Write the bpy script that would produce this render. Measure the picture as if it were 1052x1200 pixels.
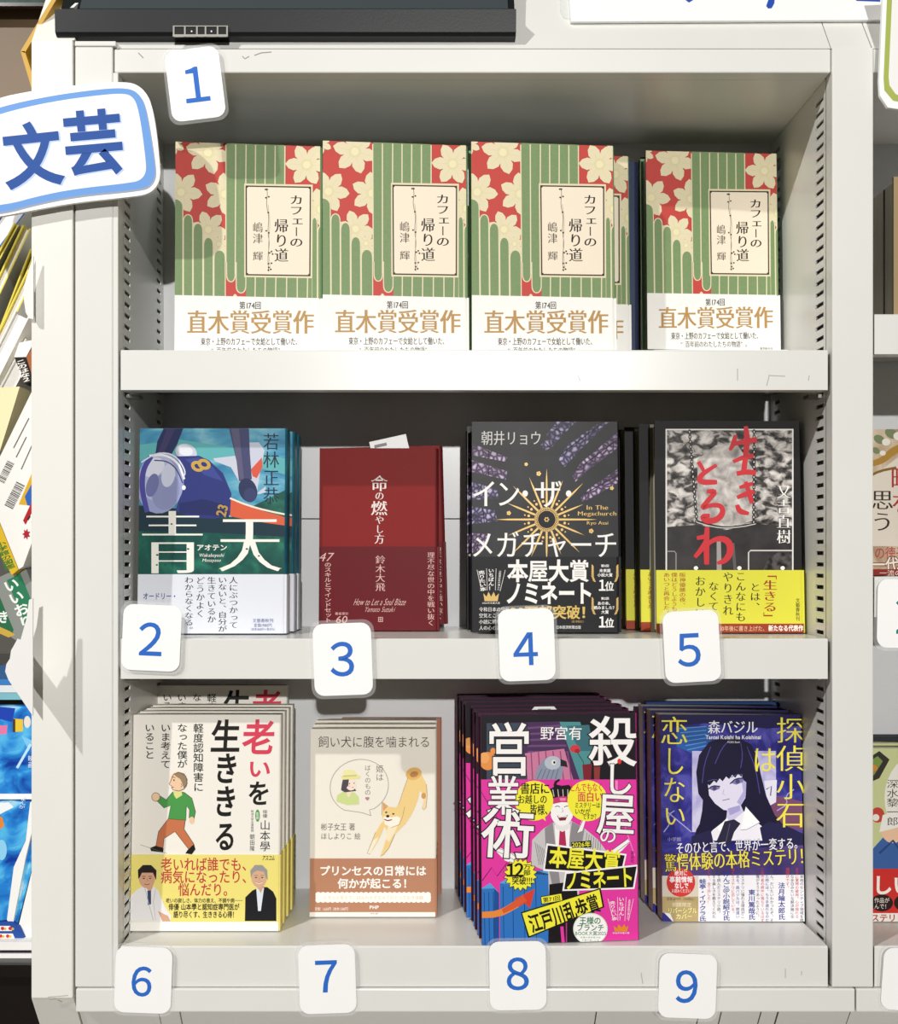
import bpy, bmesh, math, random
from mathutils import Vector, Matrix
from mathutils.geometry import tessellate_polygon
random.seed(7)
for o in list(bpy.data.objects): bpy.data.objects.remove(o)
SC = bpy.context.scene
COL = SC.collection
PI = math.pi
# ------------------------------------------------------------------ camera
S = 1360.0            # photo pixels per metre on the plane of the shelf fronts (y = 0)
D = 0.86              # camera distance from that plane
CX, CY = 495.0, 650.0 # pixel the optical axis goes through
EYE = 1.30            # camera height
cam_d = bpy.data.cameras.new('camera'); cam = bpy.data.objects.new('camera', cam_d); COL.objects.link(cam)
cam.location = (0, -D, EYE); cam.rotation_euler = (PI/2, 0, 0)
cam_d.sensor_fit = 'AUTO'; cam_d.sensor_width = 36; cam_d.lens = 36*S*D/1200
cam_d.shift_x = (526-CX)/1200; cam_d.shift_y = (CY-600)/1200
cam_d.clip_start = 0.01
SC.camera = cam
# ------------------------------------------------------------------ world, lamps, exposure
w = bpy.data.worlds.new('world'); SC.world = w; w.use_nodes = True
w.node_tree.nodes['Background'].inputs[0].default_value = (1.0, 0.90, 0.78, 1)
w.node_tree.nodes['Background'].inputs[1].default_value = 0.10
def lamp(name, loc, target, power, size, spot=75, blend=0.6, col=(1, .982, .955)):
    d = bpy.data.lights.new(name, 'SPOT'); d.energy = power; d.shadow_soft_size = size
    d.spot_size = math.radians(spot); d.spot_blend = blend; d.color = col
    o = bpy.data.objects.new(name, d); COL.objects.link(o); o.location = loc
    o.rotation_euler = (Vector(target)-Vector(loc)).to_track_quat('-Z', 'Y').to_euler()
    return o
# two ceiling track spots of the shop, behind the camera: the shadows on the back panels come from the first (high, a little to the
# right), those on the left post from the second (upper left)
lamp('ceiling_spot_front_offscreen', (0.46, -5.6, EYE+1.38), (0, 0, EYE-.22), 800, 0.05, 22, .5)
lamp('ceiling_spot_left_offscreen', (-1.65, -1.7, EYE+1.7), (-.15, 0, EYE-.05), 165, 0.025, 64, .4)
vs = SC.view_settings
vs.view_transform = 'Standard'; vs.look = 'None'; vs.gamma = 1; vs.use_curve_mapping = False; vs.exposure = 0.14

# ------------------------------------------------------------------ pixel <-> place helpers
def X(px, d=0.0): return (px-CX)/S*(D+d)/D
def Z(py, d=0.0): return EYE+(CY-py)/S*(D+d)/D
def at(px, py, d=0.0): return Vector((X(px, d), d, Z(py, d)))

# ------------------------------------------------------------------ materials
def lin(c):
    if isinstance(c, str):
        c = c.lstrip('#'); c = [int(c[i:i+2], 16)/255 for i in (0, 2, 4)]
    return tuple(x/12.92 if x <= .04045 else ((x+.055)/1.055)**2.4 for x in c)+(1,)
MATS = {}
def mat(name, col, rough=.5, metal=0, bump=0, bscale=300, var=0, vscale=8, alpha=1, trans=0, coat=0, spec=.5):
    if name in MATS: return MATS[name]
    m = bpy.data.materials.new(name); m.use_nodes = True; MATS[name] = m
    nt = m.node_tree; b = nt.nodes['Principled BSDF']
    b.inputs['Base Color'].default_value = lin(col); b.inputs['Roughness'].default_value = rough
    b.inputs['Metallic'].default_value = metal; b.inputs['Alpha'].default_value = alpha
    b.inputs['Transmission Weight'].default_value = trans; b.inputs['Coat Weight'].default_value = coat
    b.inputs['Specular IOR Level'].default_value = spec
    if bump or var:
        tc = nt.nodes.new('ShaderNodeTexCoord')
    if bump:
        n = nt.nodes.new('ShaderNodeTexNoise'); n.inputs['Scale'].default_value = bscale; n.inputs['Detail'].default_value = 3
        nt.links.new(tc.outputs['Object'], n.inputs['Vector'])
        bp = nt.nodes.new('ShaderNodeBump'); bp.inputs['Strength'].default_value = bump; bp.inputs['Distance'].default_value = .001
        nt.links.new(n.outputs['Fac'], bp.inputs['Height']); nt.links.new(bp.outputs['Normal'], b.inputs['Normal'])
    if var:
        n = nt.nodes.new('ShaderNodeTexNoise'); n.inputs['Scale'].default_value = vscale; n.inputs['Detail'].default_value = 6
        nt.links.new(tc.outputs['Object'], n.inputs['Vector'])
        r = nt.nodes.new('ShaderNodeValToRGB'); c = lin(col)
        r.color_ramp.elements[0].position = .3; r.color_ramp.elements[1].position = .7
        r.color_ramp.elements[0].color = tuple(max(0, x*(1-var)) for x in c[:3])+(1,)
        r.color_ramp.elements[1].color = tuple(min(1, x*(1+var*.5)) for x in c[:3])+(1,)
        nt.links.new(n.outputs['Fac'], r.inputs[0]); nt.links.new(r.outputs[0], b.inputs['Base Color'])
    return m
def ramp_mat(name, stops, kind='noise', scale=60, detail=6, rough=.4, dist=0, stretch=(1, 1, 1)):
    """printed picture texture: noise or voronoi through a colour ramp"""
    if name in MATS: return MATS[name]
    m = bpy.data.materials.new(name); m.use_nodes = True; MATS[name] = m
    nt = m.node_tree; b = nt.nodes['Principled BSDF']; b.inputs['Roughness'].default_value = rough; b.inputs['Specular IOR Level'].default_value = .16
    tc = nt.nodes.new('ShaderNodeTexCoord'); mp = nt.nodes.new('ShaderNodeMapping'); mp.inputs['Scale'].default_value = stretch
    nt.links.new(tc.outputs['Object'], mp.inputs[0])
    if kind == 'noise':
        n = nt.nodes.new('ShaderNodeTexNoise'); n.inputs['Detail'].default_value = detail; n.inputs['Distortion'].default_value = dist
        out = n.outputs['Fac']
    else:
        n = nt.nodes.new('ShaderNodeTexVoronoi'); n.feature = 'DISTANCE_TO_EDGE' if kind == 'edge' else 'F1'
        out = n.outputs['Distance']
    n.inputs['Scale'].default_value = scale
    nt.links.new(mp.outputs[0], n.inputs['Vector'])
    r = nt.nodes.new('ShaderNodeValToRGB'); cr = r.color_ramp
    while len(cr.elements) < len(stops): cr.elements.new(.5)
    for e, (p, c) in zip(cr.elements, stops): e.position = p; e.color = lin(c)
    nt.links.new(out, r.inputs[0]); nt.links.new(r.outputs[0], b.inputs['Base Color'])
    return m
def ink(c):
    if not isinstance(c, str): return c
    return mat('ink_'+c.lstrip('#'), c, .45, spec=.16)
PAINT = mat('enamel_paint', '#e4e4df', .26, bump=.05, bscale=900, var=.035, vscale=5)
PAINT2 = mat('enamel_paint_ivory', '#ecebe4', .34, bump=.05, bscale=900, var=.03, vscale=5)
BACK = mat('back_panel_paint', '#d9dadb', .3, bump=.06, bscale=900, var=.03, vscale=5)
DARKM = mat('dark_metal', '#3b3a38', .4, metal=.6)
PAGE = ramp_mat('page_edges', [(.35, '#d8d2c2'), (.65, '#f3efe4')], scale=900, detail=2, rough=.8, stretch=(1, 3, .02))
PAPER = mat('white_card', '#fbfbfa', .45)
FILM = mat('laminate_film', '#f6f8f8', .08, alpha=.11)
ACRYL = mat('clear_acrylic', '#f0f4f4', .05, alpha=.25)

# ------------------------------------------------------------------ object helpers
def link(name, me, parent=None):
    o = bpy.data.objects.new(name, me); COL.objects.link(o)
    if parent: o.parent = parent
    return o
def tag(o, label=None, cat=None, group=None, kind=None):
    if label: o['label'] = label
    if cat: o['category'] = cat
    if group: o['group'] = group
    if kind: o['kind'] = kind
    return o
def empty(name, M, label, cat, group=None):
    o = bpy.data.objects.new(name, None); COL.objects.link(o); o.empty_display_size = .02
    o.matrix_world = M if isinstance(M, Matrix) else Matrix.Translation(M)
    return tag(o, label, cat, group)
def mesh(name, verts, faces, mats, parent=None, fm=None, smooth=False):
    me = bpy.data.meshes.new(name); me.from_pydata([tuple(v) for v in verts], [], faces)
    for m in (mats if isinstance(mats, (list, tuple)) else [mats]): me.materials.append(m)
    if fm: me.polygons.foreach_set('material_index', fm)
    if smooth: me.polygons.foreach_set('use_smooth', [True]*len(me.polygons))
    me.update()
    return link(name, me, parent)
def box_vf(a, b):
    (x0, y0, z0), (x1, y1, z1) = a, b
    v = [(x0,y0,z0),(x1,y0,z0),(x1,y1,z0),(x0,y1,z0),(x0,y0,z1),(x1,y0,z1),(x1,y1,z1),(x0,y1,z1)]
    f = [(0,3,2,1),(4,5,6,7),(0,1,5,4),(1,2,6,5),(2,3,7,6),(3,0,4,7)]
    return v, f
def box(name, a, b, m, parent=None, bev=0):
    v, f = box_vf([min(p, q) for p, q in zip(a, b)], [max(p, q) for p, q in zip(a, b)])
    o = mesh(name, v, f, m, parent)
    if bev: bevel(o, bev)
    return o
def bevel(o, wdt, seg=2):
    bm = bmesh.new(); bm.from_mesh(o.data)
    bmesh.ops.bevel(bm, geom=bm.edges[:], offset=wdt, segments=seg, affect='EDGES', profile=.5)
    bm.to_mesh(o.data); bm.free()
def prism(name, pts, vec, m, parent=None, mats2=None):
    """polygon (3D points) pushed along vec: a plate with real thickness"""
    n = len(pts); pts = [Vector(p) for p in pts]; vec = Vector(vec)
    v = pts+[p+vec for p in pts]
    tri = tessellate_polygon([pts])
    nrm = Vector((0, 0, 0))
    for t in tri: nrm += (pts[t[1]]-pts[t[0]]).cross(pts[t[2]]-pts[t[0]])
    fl = nrm.dot(vec) > 0
    f = [tuple(reversed(t)) if fl else tuple(t) for t in tri]
    f += [tuple(i+n for i in (t if fl else reversed(t))) for t in tri]
    poly = sum(((pts[i].cross(pts[(i+1) % n])) for i in range(n)), Vector((0, 0, 0)))
    for i in range(n):
        j = (i+1) % n
        q = (i, j, j+n, i+n)
        f.append(q if poly.dot(vec) < 0 else tuple(reversed(q)))
    o = mesh(name, v, f, m, parent)
    bm = bmesh.new(); bm.from_mesh(o.data); bmesh.ops.recalc_face_normals(bm, faces=bm.faces[:]); bm.to_mesh(o.data); bm.free()
    return o
def copy_tree(o, parent=None):
    c = o.copy(); COL.objects.link(c); c.parent = parent
    for ch in list(o.children): copy_tree(ch, c)
    return c

# ------------------------------------------------------------------ lettering
_tc = bpy.data.curves.new('glyph_source', 'FONT'); _tc.resolution_u = 4
_to = bpy.data.objects.new('glyph_source', _tc); COL.objects.link(_to)
GL = {}
def glyph_raw(ch):
    if ch not in GL:
        _tc.body = ch
        dg = bpy.context.evaluated_depsgraph_get()
        e = _to.evaluated_get(dg); me = e.to_mesh()
        ids, vs_, mp = {}, [], []
        for v in me.vertices:
            k = (round(v.co.x, 5), round(v.co.y, 5))
            if k not in ids: ids[k] = len(vs_); vs_.append((v.co.x, v.co.y))
            mp.append(ids[k])
        fs = []
        for p in me.polygons:
            f = [mp[i] for i in p.vertices]
            for i in range(1, len(f)-1):
                t = (f[0], f[i], f[i+1])
                if len(set(t)) < 3: continue
                A, B, C = (vs_[q] for q in t)
                ar = (B[0]-A[0])*(C[1]-A[1])-(B[1]-A[1])*(C[0]-A[0])
                fs.append(t if ar >= 0 else (t[0], t[2], t[1]))
        e.to_mesh_clear()
        es = {}
        for t in fs:
            for i in range(3):
                k = (t[i], t[(i+1) % 3]); es[k] = es.get(k, 0)+1
        nrm = [[] for _ in vs_]
        for (i, j) in es:
            if (j, i) in es: continue
            dx, dy = vs_[j][0]-vs_[i][0], vs_[j][1]-vs_[i][1]; l = math.hypot(dx, dy) or 1
            nrm[i].append((dy/l, -dx/l)); nrm[j].append((dy/l, -dx/l))
        disp = []
        for q in nrm:
            if len(q) != 2: disp.append((0, 0)); continue
            (ax, ay), (bx, by) = q[0], q[1]; mx, my = ax+bx, ay+by; l2 = mx*mx+my*my
            k = 2/l2 if l2 > .5 else 4
            disp.append((mx*min(k, 2.0), my*min(k, 2.0)))
        ink_a = sum(abs((vs_[t[1]][0]-vs_[t[0]][0])*(vs_[t[2]][1]-vs_[t[0]][1])-(vs_[t[1]][1]-vs_[t[0]][1])*(vs_[t[2]][0]-vs_[t[0]][0]))/2 for t in fs)
        per = sum(math.dist(vs_[i], vs_[j]) for (i, j) in es if (j, i) not in es) or 1
        lim = max(.004, (.56-ink_a)/per)          # dense characters take less weight, so their counters stay open
        par = list(range(len(vs_)))
        def root(i):
            while par[i] != i: par[i] = par[par[i]]; i = par[i]
            return i
        for t in fs: par[root(t[0])] = root(t[1]); par[root(t[1])] = root(t[2])
        order = {}
        comp = [order.setdefault(root(i), len(order)) for i in range(len(vs_))]
        GL[ch] = (vs_, fs, disp, lim, comp)
    return GL[ch]
def glyph(ch, bx=0, by=None, free=False):
    """letter outline thickened by bx sideways and by up and down (in ems)"""
    vs_, fs, dp, lim, _ = glyph_raw(ch); by = bx if by is None else by; bx, by = (bx, by) if free else (min(bx, lim), min(by, lim))
    if not bx and not by: return vs_, fs
    q = [(x+d[0]*bx, y+d[1]*by) for (x, y), d in zip(vs_, dp)]
    return q, [t for t in fs if (q[t[1]][0]-q[t[0]][0])*(q[t[2]][1]-q[t[0]][1])-(q[t[1]][1]-q[t[0]][1])*(q[t[2]][0]-q[t[0]][0]) > 0]
def wide(ch): return ord(ch) > 0x2e7f or ch in '・─…“”'
def adv(ch):
    if ch == ' ': return .32
    if wide(ch): return 1.0
    vs_, _ = glyph(ch, 0)
    if not vs_: return .4
    xs = [v[0] for v in vs_]; return max(xs)+min(min(xs), .09)+.02

class Art:
    """flat print laid on a plane: to_loc maps drawing coordinates to the plane's own (x, z) metres"""
    def __init__(s, to_loc, parent, bounds=None, base=.0002, sign=-1):
        s.to = to_loc; s.parent = parent; s.bounds = bounds; s.base = base; s.layer = 0; s.clip = None
        s.bufs = {}; s.cur = None; s.part('cover_artwork')
    def part(s, name):
        s.cur = s.bufs.setdefault(name, dict(v=[], f=[], m=[], mats=[])); return s
    def _add(s, pts, tris, col, lift=None):
        b = s.cur; m = ink(col)
        if m not in b['mats']: b['mats'].append(m)
        mi = b['mats'].index(m); n = len(b['v']); y = -(s.base+s.layer*.0000032)
        b['v'] += [(p[0], y-(lift[i] if lift else 0), p[1]) for i, p in enumerate(pts)]
        for t in tris:
            a, c, d = pts[t[0]], pts[t[1]], pts[t[2]]
            ar = (c[0]-a[0])*(d[1]-a[1])-(c[1]-a[1])*(d[0]-a[0])
            if abs(ar) < 1e-13: continue
            t = tuple(t) if ar > 0 else tuple(reversed(t))
            b['f'].append(tuple(i+n for i in t)); b['m'].append(mi)
    def _clip(s, pts):
        def cut(ps, ax, lim, sg):
            out = []
            for i in range(len(ps)):
                a, b = ps[i-1], ps[i]; da, db = sg*(a[ax]-lim), sg*(b[ax]-lim)
                if (da >= 0) != (db >= 0):
                    t = da/(da-db); out.append((a[0]+t*(b[0]-a[0]), a[1]+t*(b[1]-a[1])))
                if db >= 0: out.append(b)
            return out
        if s.bounds:
            x0, z0, x1, z1 = s.bounds
            for ax, lim, sg in ((0, x0, 1), (0, x1, -1), (1, z0, 1), (1, z1, -1)):
                if pts: pts = cut(pts, ax, lim, sg)
        return pts
    def poly(s, pts, col, adv_layer=True):
        if s.clip:
            x0, y0, x1, y1 = s.clip; sb = s.bounds; s.bounds = (x0, y0, x1, y1); pts = s._clip(pts); s.bounds = sb
            if len(pts) < 3: return s
        q = s._clip([s.to(*p) for p in pts])
        if len(q) < 3: return s
        if adv_layer: s.layer += 1
        tr = tessellate_polygon([[Vector((p[0], p[1], 0)) for p in q]])
        s._add(q, tr, col); return s
    def rect(s, x0, y0, x1, y1, col): return s.poly([(x0, y0), (x1, y0), (x1, y1), (x0, y1)], col)
    def ell(s, cx, cy, rx, ry, col, rot=0, n=24, a0=0, a1=360):
        c, q = math.cos(math.radians(rot)), math.sin(math.radians(rot)); pts = []
        full = a1-a0 >= 360
        for i in range(n if full else n+1):
            a = math.radians(a0+(a1-a0)*i/n); x, y = rx*math.cos(a), ry*math.sin(a)
            pts.append((cx+c*x-q*y, cy+q*x+c*y))
        return s.poly(pts, col)
    def line(s, pts, wd, col, closed=False, smooth=0):
        if smooth:
            for _ in range(smooth):
                o = [pts[0]]
                for a, b in zip(pts[:-1], pts[1:]):
                    o += [(a[0]*.75+b[0]*.25, a[1]*.75+b[1]*.25), (a[0]*.25+b[0]*.75, a[1]*.25+b[1]*.75)]
                pts = o+[pts[-1]]
        if closed: pts = list(pts)+[pts[0]]
        n = len(pts); ws = wd if isinstance(wd, (list, tuple)) else [wd]*2
        W = [ws[min(int(i/(n-1)*(len(ws)-1)), len(ws)-2)]*(1-(i/(n-1)*(len(ws)-1)-min(int(i/(n-1)*(len(ws)-1)), len(ws)-2)))
             + ws[min(int(i/(n-1)*(len(ws)-1)), len(ws)-2)+1]*(i/(n-1)*(len(ws)-1)-min(int(i/(n-1)*(len(ws)-1)), len(ws)-2)) for i in range(n)]
        s.layer += 1
        L, R = [], []
        for i, p in enumerate(pts):
            a = pts[max(i-1, 0)]; b = pts[min(i+1, n-1)]
            if closed and i in (0, n-1): a, b = pts[n-2], pts[1]
            dx, dy = b[0]-a[0], b[1]-a[1]; l = math.hypot(dx, dy) or 1
            nx, ny = -dy/l*W[i]/2, dx/l*W[i]/2
            L.append((p[0]+nx, p[1]+ny)); R.append((p[0]-nx, p[1]-ny))
        for i in range(n-1): s.poly([L[i], L[i+1], R[i+1], R[i]], col, False)
        return s
    def _glyphs(s, items, col, b, m, fr, outline=False):
        s.layer += 1
        P, F, H = [], [], []
        for ch, mp in items:
            if ch == ' ': continue
            vs_, fs = glyph(ch, b+m*.7, b-m*.9 if m else b, outline)
            n = len(P)
            P += [s.to(*fr(*mp(x, y))) for x, y in vs_]; F += [tuple(i+n for i in f) for f in fs]; H += [(c % 2)*.0000014 for c in glyph_raw(ch)[4]]
        tr = []
        for f in F:
            for i in range(1, len(f)-1): tr.append((f[0], f[i], f[i+1]))
        s._add(P, tr, col, H)
    def _frame(s, x0, y0, x1, y1, rot, skew):
        cx, cy = (x0+x1)/2, (y0+y1)/2; c, q = math.cos(math.radians(rot)), math.sin(math.radians(rot))
        def fr(x, y):
            dx, dy = x-cx, y-cy; dx -= skew*dy
            return cx+c*dx-q*dy, cy+q*dx+c*dy
        return fr
    def T(s, txt, x0, y0, x1, y1, col, b=0, m=0, rot=0, skew=0, out=None, ow=.05):
        """horizontal lettering filling the box"""
        tot = sum(adv(c) for c in txt); k = (x1-x0)/tot
        cjk = any(wide(c) for c in txt); lo, hi = (-.075, .835) if cjk else (0, .7)
        desc = (not cjk) and any(c in 'gjpqy,' for c in txt)
        if desc: lo = -.18
        items = []; x = 0
        for ch in txt:
            def mp(gx, gy, x=x): return x0+(x+gx)*k, y1-(gy-lo)/(hi-lo)*(y1-y0)
            items.append((ch, mp)); x += adv(ch)
        fr = s._frame(x0, y0, x1, y1, rot, skew)
        if out: s._glyphs(items, out, b+ow, m, fr, True)
        s._glyphs(items, col, b, m, fr); return s
    def V(s, txt, x0, y0, x1, y1, col, b=0, m=0, rot=0, skew=0, out=None, ow=.05):
        """vertical lettering, top to bottom"""
        n = sum(.45 if c == ' ' else 1 for c in txt); k = (y1-y0)/n; wx = (x1-x0)
        items = []; y = y0
        for ch in txt:
            if ch == ' ': y += .45*k; continue
            def mp(gx, gy, y=y, ch=ch):
                u, v = gx-.5, gy-.38
                if ch in 'ー「」─…・〜（）' and ch != '・': u, v = v, -u
                if ch in '、。': u += .55; v += .5
                if ch in 'っゃゅょッャュョェ': u += .08; v += .08
                if not wide(ch): u += .22
                return (x0+x1)/2+u*wx/.91, y+k*(.5-v/1.0)
            items.append((ch, mp)); y += k
        fr = s._frame(x0, y0, x1, y1, rot, skew)
        if out: s._glyphs(items, out, b+ow, m, fr, True)
        s._glyphs(items, col, b, m, fr); return s
    def done(s):
        res = []
        for name, b in s.bufs.items():
            if b['f']: res.append(mesh(name, b['v'], b['f'], b['mats'], s.parent, b['m']))
        return res

# ------------------------------------------------------------------ key heights and depths
T_END = 0.0
DEPTH = 0.150                       # back panel stands this far behind the fronts
XL, XR = X(139), X(974)             # inner faces of the uprights
SH1, SH2, SH3 = Z(410), Z(748.5), Z(1109)
LIP = (Z(410)-Z(457))
HEAD0, HEAD1 = Z(85.2), Z(57)
BASE0, BASE1 = Z(1184.5), Z(1156.5)

# ------------------------------------------------------------------ room shell
def struct(name, a, b, m): return tag(box(name, a, b, m), kind='structure')
struct('floor', (-3, -7, -.02), (3, 1.2, 0), mat('floor_tile', '#b9b0a2', .4, var=.06, vscale=3))
struct('wall_back', (-3, 1.1, 0), (3, 1.2, 2.9), mat('wall_paint', '#4a3c2c', .7, var=.05))

# ------------------------------------------------------------------ the bookcase
case = empty('bookcase', (0, 0, 0), 'ivory steel bookcase holding nine numbered book displays', 'bookcase')
def slotted_panel(name, x, sgn, z0, z1, parent, y0=.0, y1=DEPTH, zs=None):
    """thin side sheet with two columns of real slots punched through it; sgn: side the thickness goes to"""
    th = .0012; pitch = .0100; sh = .0036
    cols = [(.017, .034), (.124, .139)]
    ys = [y0, cols[0][0], cols[0][1], cols[1][0], cols[1][1], y1]
    zl = [z0]; z = z0+.012; holes = []
    while z+sh < z1-.006:
        zl += [z, z+sh]; holes.append(len(zl)-2); z += pitch
    zl.append(z1); ny, nz = len(ys), len(zl)
    v, f = [], []
    sl = .0012
    for s_ in (0, 1):
        for j in range(nz):
            for i in range(ny): v.append((x+sgn*th*s_, ys[i], zl[j]))
    N = ny*nz
    idx = lambda s_, i, j: s_*N+j*ny+i
    for j in range(nz-1):
        for i in range(ny-1):
            hole = (j in holes) and i in (1, 3)
            q0 = (idx(0, i, j), idx(0, i+1, j), idx(0, i+1, j+1), idx(0, i, j+1))
            q1 = (idx(1, i, j), idx(1, i+1, j), idx(1, i+1, j+1), idx(1, i, j+1))
            if not hole: f += [q0, tuple(reversed(q1))]
            else:
                for a, b in zip(range(4), (1, 2, 3, 0)): f.append((q0[a], q0[b], q1[b], q1[a]))
    o = mesh(name, v, f, PAINT, parent)
    bm = bmesh.new(); bm.from_mesh(o.data); bmesh.ops.recalc_face_normals(bm, faces=bm.faces[:]); bm.to_mesh(o.data); bm.free()
    return o
ZB = BASE0-.01
# posts: end panel, left upright, right upright
XE = X(38.5)
box('end_panel', (XE, -.004, Z(1168)), (X(88)-.0006, DEPTH+.03, Z(49)), PAINT2, case, .0012)
box('upright', (X(88)+.0006, -.002, BASE1+.0005), (XL-.0045, .012, Z(56)), PAINT, case, .001)
box('upright', (XR+.0045-.0045, -.002, BASE1+.0005), (X(1022), .012, Z(57)), PAINT, case, .001)
box('upright_lining', (X(88)+.002, .013, BASE1), (X(88)+.004, DEPTH, Z(58)), PAINT, case)
box('upright_lining', (X(1000), .013, BASE1), (X(1000)+.002, DEPTH, Z(58)), PAINT, case)
box('upright_return', (XL-.0045, -.0015, BASE1+.0005), (XL, .0135, Z(86)), PAINT, case, .0006)
slotted_panel('side_panel', XL, -1, BASE1, HEAD0, case, .0135)
slotted_panel('side_panel', XR, 1, BASE1, HEAD0, case, .012)
# back panels with a horizontal seam
zs = Z(608, DEPTH)
box('back_panel', (XL-.02, DEPTH, zs+.0006), (XR+.02, DEPTH+.003, HEAD0+.02), BACK, case)
box('back_panel', (XL-.02, DEPTH, BASE1), (XR+.02, DEPTH+.003, zs-.0006), BACK, case)
box('back_seam', (XL-.02, DEPTH+.012, zs-.012), (XR+.02, DEPTH+.013, zs+.012), BACK, case)
# header: front lip, ceiling sheet, sloping top above it
def rail(name, z0, z1, x0, x1, parent, depth=.014, y=0.0):
    return box(name, (x0, y, z0), (x1, y+depth, z1), PAINT, parent, .0012)
rail('header_rail', HEAD0, HEAD1, XL-.004, XR-.0005, case)
box('ceiling_sheet', (XL-.003, .014, HEAD0+.0004), (XR+.003, DEPTH, HEAD0+.004), PAINT, case)
SL = .60                              # the top leans back: this much depth for each unit of rise
def slope_pt(px, dz): return Vector((X(px), .001+SL*dz, HEAD1+.0004+dz))
def slope_panel(name, px0, px1, dz, parent, z=HEAD1+.0006, y=.001, m=PAINT, th=.012, sl=SL):
    a = [Vector((X(px0), y, z)), Vector((X(px1), y, z)), Vector((X(px1), y+sl*dz, z+dz)), Vector((X(px0), y+sl*dz, z+dz))]
    return prism(name, a, (0, th, 0), m, parent)
slope_panel('top_panel', 88.8, 973.5, .13, case)
slope_panel('top_panel', 974.5, 1021.5, .13, case)
box('top_edge', (X(88.8), -.003, HEAD1+.0008), (X(137), .010, HEAD1+.0052), PAINT, case, .0008)
slope_panel('top_panel', 38.5, 88, .13, case, z=Z(49)+.0004, y=-.002, m=PAINT2)
# base rail and the undercut plinth
box('base_rail', (X(90), -.003, BASE0), (X(1001)-.0006, .012, BASE1-.0004), PAINT, case, .0012)
zf = BASE0
def undercut(name, px0, px1, parent, m=PAINT, z=zf, y=.006, dz=.16, th=.01):
    a = [Vector((X(px0), y, z)), Vector((X(px1), y, z)), Vector((X(px1), y+.6*dz, z-dz)), Vector((X(px0), y+.6*dz, z-dz))]
    return prism(name, a, (0, th, 0), m, parent)
for a, b in ((89, 182), (183, 207), (208.5, 700), (701.5, 822), (823.5, 848), (849.5, 895), (896.5, 915), (917, 1001)):
    undercut('plinth_panel', a, b, case, PAINT)
undercut('end_panel_foot', 38.5, 87.5, case, PAINT2, Z(1168), -.003, .16)
box('plinth', (X(38.5), .10, 0), (X(1021), DEPTH+.03, zf-.155), PAINT, case)
# three shelves
def shelf(name, z, x0, x1, parent, lip=LIP):
    """folded steel tray: top sheet, deep front lip, back lip"""
    t = .0012
    pr = [(0, z-lip), (0, z-.0012), (.0012, z), (DEPTH-.002, z), (DEPTH-.002, z-.012), (DEPTH-.0035, z-.012), (DEPTH-.0035, z-.0025), (.0022, z-.0025), (.0022, z-lip+.002), (.013, z-lip+.002), (.013, z-lip)]
    a = [Vector((x0, y, zz)) for y, zz in pr]
    return prism(name, a, (x1-x0, 0, 0), PAINT, parent)
CLIP = mat('clip_steel', '#8f8d88', .35, metal=.9)
for z in (SH1, SH2, SH3):
    so = shelf('shelf', z, XL+.0018, XR-.0032, case)
    for x, sg in ((XL, 1), (XR, -1)):
        for y in (.02, .126):
            if z == SH3 : continue
            c = box('shelf_clip', (x, y, z-LIP-.0035 if y < .1 else z-.016), (x+sg*.012, y+.012, (z-LIP-.0005) if y < .1 else z-.0026), CLIP, so)
# pencil scuffs on the shelf lips
def lip_art(parent, y): return Art(lambda px, py: (X(px), Z(py)-0), parent, base=y)
a = lip_art(case, .00005); a.part('scuff_mark')
for p in ([(864, 432), (864, 446)], [(900, 440), (920, 441)], [(901, 441), (898, 452)], [(948, 440), (947, 446)], [(677, 440), (680, 447)]):
    a.line(p, .9, '#a9a59b')
for p in ([(920, 1135), (920, 1146)], [(939, 1138), (939, 1143)], [(751, 1140), (753, 1153)]): a.line(p, .8, '#aaa69c')
for p in ([(284, 66), (287, 69), (292, 66)], [(298, 65), (306, 62), (318, 61)], [(162, 62), (168, 68)]): a.line(p, 1.1, '#8f8a80')
a.ell(342, 1182.5, 1.2, 1.2, '#4a463e')
for q in a.done(): q['kind'] = 'stuff'
a = lip_art(case, .0042); a.part('scuff_mark')
for p in ([(58, 1166), (82, 1164)], [(60, 1170), (86, 1167)], [(64, 1168), (74, 1172)]): a.line(p, 1, '#bdb8ab')
for q in a.done(): q['kind'] = 'stuff'

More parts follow.
